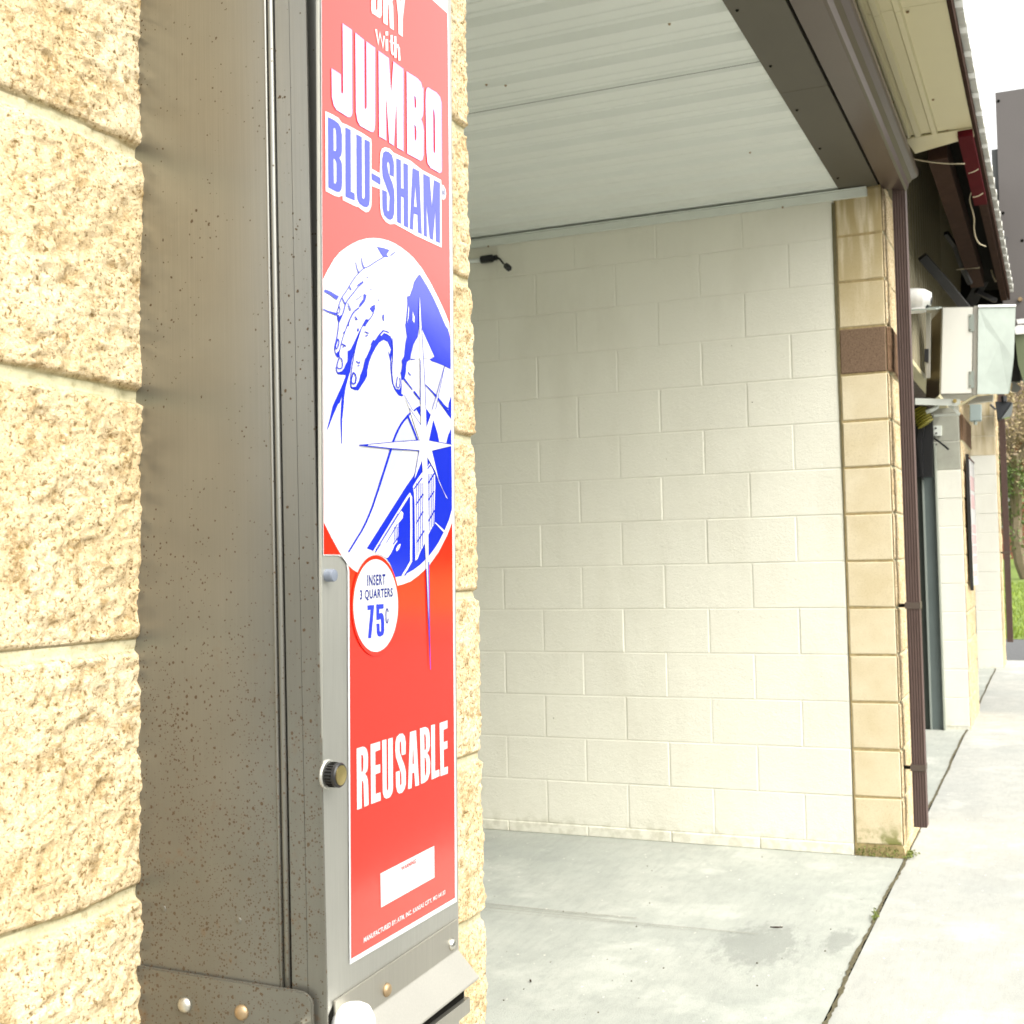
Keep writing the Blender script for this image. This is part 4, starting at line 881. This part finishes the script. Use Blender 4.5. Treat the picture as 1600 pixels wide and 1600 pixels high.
# ------------------------------------------------------------------ things along the facade
# security camera on shelf bracket
def P5(px, py, x=7.5):
    q = hit(px, py, (x, 0, 0), (1, 0, 0)); return (q.x, q.y, q.z)
def shift(p_, dx, dy=0, dz=0): return (p_[0]+dx, p_[1]+dy, p_[2]+dz)
XC = 6.6; c_ = Vector(P5(1434, 467, XC))
s = empty('security_camera', c_, 'white dome security camera sitting on a metal shelf beside the brown downspout', 'camera')
b = MB(); b.lathe(c_, (0, -1, -.12), [(.046, -.10), (.052, -.05), (.053, .0), (.050, .030), (.034, .064)], 28); b.build('housing', M['whitep'], s)
b = MB(); b.lathe(c_, (0, -1, -.45), [(.030, .045), (.029, .058), (.018, .068), (.004, .072)], 24); b.build('lens_cover', M['blackp'], s, smooth=True)
b = MB(); b.box(c_.x-.04, c_.x+.04, c_.y-.035, c_.y+.10, c_.z-.066, c_.z-.050); b.build('base', M['whitep'], s)
s = empty('metal_shelf', P5(1434, 487, XC), 'thin metal shelf bracket under the security camera', 'shelf')
b = MB(); q = [P5(1400, 486.5, XC-.05), P5(1462, 484, XC-.05), P5(1472, 481, 7.6), P5(1440, 482, 7.6)]; b.hexa(q, [shift(k_, 0, 0, .008) for k_ in q]); b.build('plate', M['galv'], s)
b = MB(); q = [P5(1447, 489, 6.9), P5(1454, 489, 6.9), P5(1453, 590, 6.9), P5(1447, 590, 6.9)]; b.hexa(q, [shift(k_, .02) for k_ in q]); b.build('upright', M['steelrough'], s)
b = MB(); q = [P5(1444.5, 545, 6.88), P5(1451, 545, 6.88), P5(1450.5, 566, 6.88), P5(1444.5, 565, 6.88)]; b.hexa(q, [shift(k_, .018) for k_ in q]); b.build('cover', M['blackp'], s)
# utility box with its door open
ub = empty('utility_box', (7.5, -.15, 2.15), 'open stainless utility box with hinged galvanised door, high beside the grey-brown sign cabinet', 'utility box')
X5 = 7.5
ftl, ftr, fbr, fbl = P5(1472, 480), P5(1521, 479), P5(1519, 616), P5(1469, 617)
def shift(p_, dx, dy=0, dz=0): return (p_[0]+dx, p_[1]+dy, p_[2]+dz)
dep = .34
b = MB(); b.hexa([ftl, ftr, fbr, fbl], [shift(ftl, dep), shift(ftr, dep), shift(fbr, dep), shift(fbl, dep)]); b.build('body', M['steelrough'], ub, bevel=.003)
b = MB(); g = lambda p_, dx: shift(p_, dx)
fr = [shift(ftl, -.004, -.006, -.006), shift(ftr, -.004, .004, -.006), shift(fbr, -.004, .004, .006), shift(fbl, -.004, -.006, .006)]
b.hexa(fr, [shift(q, -.006) for q in fr]); b.build('front_sheet', mat_plain('bright_white_sheet', (.80, .79, .72), .35, .0, var=.04), ub)['label'] = 'bright white front sheet'
# tapered left flank seen past the front (chamfered housing)
b = MB(); a1, a2, a3, a4 = P5(1450, 505, X5+.16), P5(1471, 482, X5+.004), P5(1468, 617, X5+.004), P5(1447, 634, X5+.16)
b.hexa([a1, a2, a3, a4], [shift(q, .02, .004) for q in (a1, a2, a3, a4)]); b.build('flank', M['brass'] if False else mat_steel('warm_steel', 0, (.50, .42, .30), .3), ub)
# hinge strip and hinges
h1, h2, h3, h4 = P5(1521.5, 478, X5-.002), P5(1529, 478, X5-.002), P5(1527, 616, X5-.002), P5(1520, 617, X5-.002)
b = MB(); b.hexa([h1, h2, h3, h4], [shift(q, .03) for q in (h1, h2, h3, h4)]); b.build('door_jamb', M['steelrough'], ub)
for (ya, yb_) in ((491, 518), (580, 606)):
    q = [P5(1514, ya, X5-.014), P5(1522, ya, X5-.014), P5(1522, yb_, X5-.014), P5(1514, yb_, X5-.014)]
    b = MB(); b.hexa(q, [shift(k_, .006) for k_ in q]); hg = b.build('hinge', M['galv'], ub)
    for yy in (ya+3, yb_-3):
        k_ = P5(1516, yy, X5-.0145); b = MB(); b.lathe(k_, (-1, 0, 0), [(.005, 0), (.004, .004)], 8); b.build('hinge_screw', M['chrome'], hg)
# door leaf, swung out
dq = [P5(1528.5, 478.5, X5-.02), P5(1587, 477, X5+.12), P5(1584, 560, X5+.12), P5(1578, 612, X5+.12), P5(1575, 615.5, X5+.12), P5(1527, 616, X5-.02)]
b = MB(); b.hexa(dq, [shift(k_, .006, 0, 0) for k_ in dq]); b.build('door', M['galv'], ub, bevel=.001)['label'] = 'open galvanised door swung to the right'
dq2 = [P5(1528.5, 476.5, X5-.03), P5(1587.5, 475.5, X5+.11), P5(1587.5, 478.6, X5+.11), P5(1528.5, 479.8, X5-.03)]
b = MB(); b.hexa(dq2, [shift(k_, .03) for k_ in dq2]); b.build('door_flange', M['whitep'], ub)
# bracket below the box
bb = [P5(1430, 622, X5+.02), P5(1500, 624, X5+.02), P5(1500, 634, X5+.02), P5(1430, 632, X5+.02)]
b = MB(); b.hexa(bb, [shift(k_, .02) for k_ in bb]); br = b.build('support_arm', M['trim'], ub)
bb = [P5(1521, 618, X5), P5(1528, 618, X5), P5(1500, 634, X5+.01), P5(1496, 634, X5+.01)]
b = MB(); b.hexa(bb, [shift(k_, .015) for k_ in bb]); b.build('support_arm', M['tan'], ub)
bb = [P5(1459, 648, X5+.1), P5(1497, 646, X5+.1), P5(1500, 648, X5+.1), P5(1459, 650.5, X5+.1)]
b = MB(); b.hexa(bb, [shift(k_, .03) for k_ in bb]); b.build('support_arm', M['trim'], ub)
bb = [P5(1480, 630, X5+.05), P5(1484, 630, X5+.05), P5(1501, 646, X5+.05), P5(1497, 648, X5+.05)]
b = MB(); b.hexa(bb, [shift(k_, .02) for k_ in bb]); b.build('support_arm', M['trim'], ub)
b = MB(); b.tube([P5(1466, 630, X5+.06), P5(1464, 636, X5+.06), P5(1457, 640, X5+.06), P5(1447, 644, X5+.06)], .012, 8); b.build('conduit', M['trim'], ub, smooth=True)
q = [P5(1522, 620, X5+.2), P5(1552, 617, X5+.2), P5(1551, 626, X5+.2), P5(1512, 631, X5+.2)]
b = MB(); b.hexa(q, [shift(k_, .05) for k_ in q]); b.build('bottom_pan', M['steelrough'], ub)
q = P5(1492, 626.5, X5+.018); b = MB(); b.lathe(q, (-1, 0, 0), [(.012, 0), (.010, .01)], 10); b.build('bolt', M['brass'], ub)
# small junction box under it
jb = empty('junction_box', (9.6, -.22, 2.2), 'small pale blue-grey junction box below the open utility box', 'junction box')
q = [P5(1515, 632, 9.44), P5(1533, 631, 9.44), P5(1533, 657, 9.44), P5(1515, 658, 9.44)]
b = MB(); b.hexa(q, [shift(k_, .09) for k_ in q]); b.build('case', mat_plain('blue_grey_case', (.30, .36, .35), .5), jb, bevel=.004)
b = MB(); q = P5(1524, 657, 9.46); b.tube([q, shift(q, 0, 0, -.03)], .012, 8); b.build('conduit_nipple', M['galv'], jb)
# flood light on the far pillar
fl = empty('flood_light', (13.9, -.2, 2.6), 'dark grey flood light under the eave of the farthest pillar', 'light', 'flood lights')
def P6(px, py, x=13.8): q = hit(px, py, (x, 0, 0), (1, 0, 0)); return (q.x, q.y, q.z)
q = [P6(1555, 627), P6(1582, 628), P6(1563, 655), P6(1558, 656)]
b = MB(); b.hexa(q, [shift(k_, .16) for k_ in q]); b.build('housing', mat_plain('charcoal_housing', (.035, .038, .042), .5), fl, bevel=.005)
q = [P6(1582.6, 629, 13.79), P6(1581, 645, 13.79), P6(1577, 651, 13.79), P6(1565, 654, 13.79)]
b = MB(); b.hexa(q, [shift(k_, .14) for k_ in q]); b.build('lens', M['lens'], fl)
b = MB(); b.tube([P6(1569, 628), P6(1568, 619)], .03, 8); b.build('mount', M['blackp'], fl)
b = MB(); b.tube([P6(1547, 632), P6(1556, 640)], .012, 6); b.build('lever', M['blackp'], fl)
# black braces / canopy arms
def brace(pts, x, r, label):
    o_ = empty('roof_brace', P5(*pts[0], x), label, 'brace', 'black roof braces')
    b = MB(); b.tube([P5(px, py, x+i*.1) for i, (px, py) in enumerate(pts)], r, 4); b.build('bar', M['darkmetal'], o_)
    q = P5(*pts[-1], x+.1*(len(pts)-1)); b = MB(); b.lathe(q, (-1, 0, 0), [(r*.35, 0), (r*.3, r*1.3)], 6); b.build('bolt', M['darkmetal'], o_)
brace(((1441, 401), (1475, 440), (1512, 486)), 7.5, .036, 'thick black diagonal roof brace above the security camera')
brace(((1478, 364), (1492, 384), (1502, 415), (1516, 443)), 7.8, .018, 'thin curved black roof brace right of the thick one')
brace(((1565, 370), (1545, 420), (1514, 480)), 8.9, .055, 'dark roof brace leaning the other way against the cladding')
brace(((1525, 455), (1556, 470)), 9.0, .02, 'short dark roof brace just above the open utility box')
# dark mass behind braces: eave blocking
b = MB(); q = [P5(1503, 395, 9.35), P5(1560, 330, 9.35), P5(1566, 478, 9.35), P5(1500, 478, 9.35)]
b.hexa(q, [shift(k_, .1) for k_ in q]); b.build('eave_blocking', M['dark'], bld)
# loose wires
def wire(pts, x0_, x1_, label, r=.004):
    P_ = smooth_line(pts, 2); n_ = len(P_)
    b = MB(); b.tube([P5(px, py, x0_+(x1_-x0_)*i/(n_-1)) for i, (px, py) in enumerate(P_)], r, 6)
    o_ = b.build('wire', M['cable'], None, smooth=True); tag(o_, label, 'wire', 'loose pale wires under the eave')
wire([(1425, 248), (1450, 253), (1480, 256), (1507, 256)], 5.64, 5.70, 'longest pale wire, hanging level just below the tan flashing', .0028)
wire([(1513, 271), (1521, 269), (1529, 264)], 5.9, 5.9, 'upper short pale wire across the red strip', .002)
wire([(1520, 308), (1528, 307), (1536, 302)], 6.3, 6.3, 'lower short pale wire across the red strip', .0025)
wire([(1518, 300), (1514, 312), (1523, 340), (1521, 358), (1527, 380), (1540, 385)], 6.5, 6.9, 'crooked pale wire dangling beside the red strip', .0035)
wire([(1494, 421), (1513, 419), (1531, 418)], 8.0, 8.0, 'level pale wire over the black braces', .004)
wire([(1548, 415), (1551, 430), (1556, 440)], 8.6, 8.6, 'short pale wire beside the grey-brown cladding', .006)
# grey-brown cladding cabinet and olive sign
sg = empty('sign_cabinet', (9.6, -.9, 2.9), 'tall grey-brown metal clad sign cabinet rising above the eave', 'sign')
def P7(px, py, x=9.6): q = hit(px, py, (x, 0, 0), (1, 0, 0)); return q
y_l, y_r, zt_ = -.393, -1.9, 4.54
b = MB(); b.box(9.6, 11.0, y_r, y_l, 2.80, zt_); b.build('cladding', M['signbrown'], sg)
b = MB(); b.box(9.63, 11.0, y_l+.0005, -.352, 2.80, 4.14); b.build('side_return', mat_plain('blue_grey_return', (.085, .090, .088), .5), sg)
for px, py in ((1560, 158), (1567, 333), (1597, 376)):
    q = P7(px, py); screw(9.6, q.y, q.z, (-1, 0, 0), .008, M['dark'], sg)
b = MB(); q = P7(1594, 468); b.lathe((9.6, q.y, q.z), (-1, 0, 0), [(.018, 0), (.015, .02)], 6); b.build('hook', M['rust'], sg)
gs = empty('olive_sign', (9.55, -.8, 2.4), 'olive green sign panel with white lettering under the grey-brown cabinet', 'sign')
b = MB(); b.hexa([(9.57, -.462, 2.795), (9.57, -1.6, 2.795), (9.57, -1.6, 2.30), (9.57, -.52, 2.38), (9.57, -.478, 2.56)], [(9.595, -.462, 2.795), (9.595, -1.6, 2.795), (9.595, -1.6, 2.30), (9.595, -.52, 2.38), (9.595, -.478, 2.56)])
b.build('panel', M['signgreen'], gs)
def tri(px, py, n): q = P7(px, py, 9.568-n); return q
b = MB(); q = [tri(1588, 499, .03), tri(1606, 497, .03), tri(1606, 504.5, .03), tri(1590, 506, .03)]; b.hexa(q, [k_+Vector((.008, 0, 0)) for k_ in q]); b.build('white_letter', M['whitep'], gs)
q = [tri(1585.5, 511.5, .03), tri(1590, 508, .03), tri(1598, 507.5, .03), tri(1606, 509, .03), tri(1606, 521, .03), tri(1588, 522.5, .03), tri(1586, 520, .03)]
b = MB(); b.hexa(q, [k_+Vector((.008, 0, 0)) for k_ in q]); b.build('white_letter', M['whitep'], gs)
fl2 = empty('flood_light', (9.7, -.5, 2.35), 'small flood light tucked under the olive sign', 'light', 'flood lights')
q = [P7(1574, 535, 10), P7(1594, 535, 10), P7(1594, 596, 10), P7(1572, 596, 10)]; b = MB(); b.hexa(q, [k_+Vector((.1, 0, 0)) for k_ in q]); b.build('housing', M['blackp'], fl2)
q = [P7(1583, 595, 10), P7(1596, 606, 10), P7(1590, 613, 10), P7(1580, 612, 10)]; b = MB(); b.hexa(q, [k_+Vector((.1, 0, 0)) for k_ in q]); b.build('lens', M['lens'], fl2)
b = MB(); b.tube([P7(1588, 590, 10.05), P7(1600, 588, 10.05)], .03, 8); b.build('mount', M['blackp'], fl2)
# steel post in the second bay
ps = empty('steel_post', (9.4, .28, gz(9.4)), 'blue-grey steel channel post standing against the dark bay interior', 'post')
def P8(px, py, x=9.42): return hit(px, py, (x, 0, 0), (1, 0, 0))
qa = P8(1475, 1137); qb = P8(1453, 1137); zt8 = 2.02
ya8, yb8 = P8(1473, 1000).y, P8(1452, 1000).y
b = MB(); b.box(9.44, 9.452, ya8+.004, yb8, -.02, zt8); b.build('web', M['post'], ps)
b = MB(); b.box(9.40, 9.44, ya8, ya8+.012, -.02, zt8); b.build('flange', mat_plain('pale_flange_edge', (.34, .36, .30), .45), ps)
b = MB(); b.box(9.41, 9.44, yb8, yb8+.012, -.02, 1.86); b.build('flange', mat_plain('pale_flange_edge_two', (.27, .30, .27), .45), ps)
b = MB(); b.box(9.44, 9.46, yb8+.013, yb8+.08, -.02, zt8); b.build('back_plate', M['darkwall'], ps)
hz = empty('hose_reel', (9.3, .3, 2.1), 'yellow ribbed hose coil over black equipment at the top of the second bay', 'hose')
b = MB()
for i in range(7):
    t_ = i/6; c_ = P5(1434+12*t_, 640+22*t_, 9.25); ax = Vector((0, -.5, -.86)); b.lathe(c_, ax, [(.045, -.008), (.062, -.003), (.062, .003), (.045, .008)], 18)
b.build('yellow_hose', M['yellow'], hz)
q = [P5(1428, 628, 9.35), P5(1445, 632, 9.35), P5(1457, 650, 9.35), P5(1458, 680, 9.35), P5(1457, 745, 9.35), P5(1430, 745, 9.35)]
b = MB(); b.hexa(q, [shift(k_, .04) for k_ in q]); b.build('black_shroud', M['blackp'], hz)
q = [P5(1438, 650, 9.30), P5(1444, 668, 9.30), P5(1440, 690, 9.3), P5(1443, 750, 9.30), P5(1441, 750, 9.3), P5(1432, 690, 9.30)]
b = MB(); b.hexa(q, [shift(k_, .03) for k_ in q]); b.build('hanging_strap', M['blackp'], hz)
# little outlet box and wand hook on pillar three
ob = empty('outlet_box', (9.45, .15, 2.1), 'small white outlet box on the pale pillar beside the steel post', 'outlet')
q = [P5(1458, 665, 9.445), P5(1471, 665, 9.445), P5(1471, 681, 9.445), P5(1459, 681, 9.445)]
b = MB(); b.hexa(q, [shift(k_, .025) for k_ in q]); b.build('cover', M['trim'], ob, bevel=.002)
for px, py in ((1462, 669), (1463, 677)):
    b = MB(); b.lathe(P5(px, py, 9.4445), (-1, 0, 0), [(.007, 0), (.006, .006)], 8); b.build('socket', M['dark'], ob)
hk = empty('wall_hook', (9.43, .1, 2.0), 'thin dark wand hook angling down across the pale pillar', 'hook')
b = MB(); b.tube([P5(1458, 684, 9.44), P5(1470, 692, 9.40), P5(1482, 702, 9.36)], .008, 6); b.build('rod', M['blackp'], hk)
b = MB(); b.tube([P5(1456, 700, 9.44), P5(1460, 695, 9.42), P5(1464, 694, 9.42)], .008, 6); b.build('prong', M['blackp'], hk)
# instruction sign on the front of pillar three
isg = empty('instruction_sign', (9.9, -.1, 1.4), 'tall white instruction sign with rows of red print on the front of the pale pillar', 'sign')
YS = -.118
def PS(px, py, y=YS): q = hit(px, py, (0, y, 0), (0, 1, 0)); return q
xa, xb_, za_, zb_ = 9.66, 10.30, 1.93, .99
b = MB(); b.box(xa, xb_, YS, YS+.012, zb_, za_); b.build('panel', M['whitep'], isg)
b = MB(); b.box(xa-.012, xa-.0005, YS-.004, YS+.020, zb_-.03, za_+.02); b.build('frame_edge', M['blackp'], isg)
b = MB(); b.box(xa, xb_, YS-.004, YS-.0005, za_-.012, za_-.003); b.build('frame_edge', M['redfas'], isg)
rp = mat_plain('faded_red_print', (.66, .46, .45), .5, var=.1)
b = MB(); rr = random.Random(4)
for (z1_, z0_, rows_) in ((1.80, 1.53, 2), (1.44, 1.13, 4), (1.10, 1.05, 1)):
    hgt = (z1_-z0_)/rows_
    for r_ in range(rows_):
        x = xa+.12
        while x < xb_-.1:
            w_ = rr.uniform(.02, .05); zt_2 = z1_-r_*hgt; b.box(x, min(x+w_, xb_-.08), YS-.0025, YS-.0006, zt_2-hgt*.78, zt_2); x += w_+.012
b.build('red_lettering', rp, isg)
# ------------------------------------------------------------------ moss and grit at the pillar foot and in the joint
rr = random.Random(12); b = MB()
for i in range(520):
    if i < 300: x, y, s_ = W-.006+rr.gauss(0, .004), rr.uniform(-.05, .15), .006; z = rr.uniform(-.05, -.005)
    elif i < 460: x, y, s_ = W+rr.uniform(-.02, .10), -.065+rr.gauss(0, .012), .008; z = -.046+abs(rr.gauss(0, .006))
    else: x, y, s_ = 4.66+rr.gauss(0, .03), -.0515+rr.gauss(0, .004), .009; z = -.046+abs(rr.gauss(0, .008))
    a = Vector((rr.uniform(-1, 1), rr.uniform(-1, 1), rr.uniform(0, 1)))*s_; c_ = Vector((rr.uniform(-1, 1), rr.uniform(-1, 1), rr.uniform(-.3, 1)))*s_; o_ = Vector((x, y, z))
    b.quad(o_, o_+a, o_+a*.6+c_, o_+c_)
me = bpy.data.meshes.new('moss'); me.from_pydata(b.v, [], b.f); tag(link('moss', me, M['moss']), 'green moss and weeds at the pillar foot and slab joint', 'moss', kind='stuff')
b = MB()
for i in range(24):
    px, py = (1210+rr.gauss(0, 6), 1449) if i < 0 else (rr.uniform(760, 1330), rr.uniform(1330, 1590))
    q = hit(px, py, (0, 0, -.047), (0, 0, 1)); s_ = rr.uniform(.0012, .003)
    b.lathe((q.x, q.y, -.05), (0, 0, 1), [(s_, 0), (s_*.8, s_*1.2)], 5)
me_o = b.build('grit', M['crack'], None); tag(me_o, 'tiny dark grit scattered on the bay floor', 'grit', kind='stuff')
def leafp(px, py, l_, ang, label):
    q = hit(px, py, (0, 0, -.047), (0, 0, 1)); b = MB(); d_ = Vector((math.cos(ang), math.sin(ang), 0))*l_; n_ = Vector((-d_.y, d_.x, 0))*.22
    b.hexa([q-d_, q-n_, q+d_, q+n_], [q-d_+Vector((0, 0, .002)), q-n_+Vector((0, 0, .003)), q+d_+Vector((0, 0, .004)), q+n_+Vector((0, 0, .002))])
    tag(b.build('dead_leaf', M['timber'], None), label, 'leaf')
leafp(1213, 1449, .022, -1.35, 'dark slender leaf lying on the floor below the painted wall'); leafp(829, 1533, .012, .6, 'small brown leaf on the near part of the bay floor')

# ------------------------------------------------------------------ background tree, house, woods
def tree(name, x, y, z0, label, seed):
    rr = random.Random(seed); T = empty(name, (x, y, z0), label, 'tree', 'trees on the lawn'); b = MB(); tips = []
    def grow(p_, d_, l_, r_, lev):
        pts = [p_]; q = p_
        for i in range(4):
            d_ = (d_+Vector((rr.uniform(-.25, .25), rr.uniform(-.25, .25), rr.uniform(-.06, .18)))).normalized(); q = q+d_*l_/4; pts.append(q)
        b.tube(pts, r_, 7 if lev < 2 else 5, r_*.62); tips.extend(pts[2:])
        if lev < 5:
            for k in range(rr.choice((2, 3)) if lev else 5):
                a = rr.uniform(0, 6.28); sp_ = rr.uniform(.35, .85)
                grow(pts[rr.choice((2, 3, 4))], (d_+Vector((math.cos(a)*sp_, math.sin(a)*sp_, rr.uniform(-.1, .3)))).normalized(), l_*rr.uniform(.62, .82), r_*.58, lev+1)
    grow(Vector((x, y, z0-.1)), Vector((0, .1, 1)), 2.5, .20, 0)
    b.build('trunk', M['bark'], T)
    def leaves(nm, mat, n_, sel, s0, s1_):
        b = MB(); pool = [t for t in tips if sel(t)]
        for i in range(n_):
            if not pool: break
            t = rr.choice(pool); c_ = t+Vector((rr.gauss(0, .22), rr.gauss(0, .22), rr.gauss(0, .2))); s_ = rr.uniform(s0, s1_)
            a = Vector((rr.uniform(-1, 1), rr.uniform(-1, 1), rr.uniform(-1, 1))).normalized()*s_; e = a.orthogonal().normalized()*s_*.5
            b.quad(c_-a, c_-e, c_+a, c_+e)
        b.build(nm, mat, T)
    leaves('crown', M['leafdry'], 9000, lambda t: t.z > z0+2.2, .02, .06)
    leaves('crown', M['leaf'], 3500, lambda t: t.z < z0+3.2, .03, .09)
tree('tree', 38, .1, lawnz(38), 'gnarled spreading tree with sparse dry leaves on the lawn beyond the far pillar', 8)
tree('tree', 47, -1.8, lawnz(47), 'second bare tree standing farther back on the lawn', 15)
hs_ = empty('brick_house', (62, 0, .7), 'red-brown brick house behind the trees', 'house')
b = MB(); b.box(62, 70, -9, 9, .6, 6.2); b.build('wall', M['brick'], hs_)
b = MB(); b.hexa([(61.4, -9.6, 6.2), (70.6, -9.6, 6.2), (66, -9.6, 9.4)], [(61.4, 9.6, 6.2), (70.6, 9.6, 6.2), (66, 9.6, 9.4)]); b.build('roof', M['roofbrown'], hs_)
for yy in (-6, -2, .9, 5):
    b = MB(); b.box(61.93, 61.998, yy, yy+1.2, 2.2, 3.8); b.build('window', M['lens'], hs_)
# woods across the street, mirrored in the cabinet door
b = MB(); rr = random.Random(77)
for i in range(26000):
    az = math.radians(rr.uniform(-84, -13)); dist = rr.uniform(40, 47); top = 6.0+1.7*math.sin(az*9)+1.0*math.sin(az*23+1)
    z = rr.uniform(0, 1)**.8*top; c_ = Vector((math.cos(az)*dist, math.sin(az)*dist, z)); s_ = rr.uniform(.35, .8)
    a = Vector((rr.uniform(-1, 1), rr.uniform(-1, 1), rr.uniform(-1, 1))).normalized()*s_; e = a.orthogonal().normalized()*s_*.6
    b.quad(c_-a, c_-e, c_+a, c_+e)
me = bpy.data.meshes.new('woods'); me.from_pydata(b.v, [], b.f); tag(link('woods', me, M['woods']), 'dark far-off woods across the street', 'woods', kind='stuff')
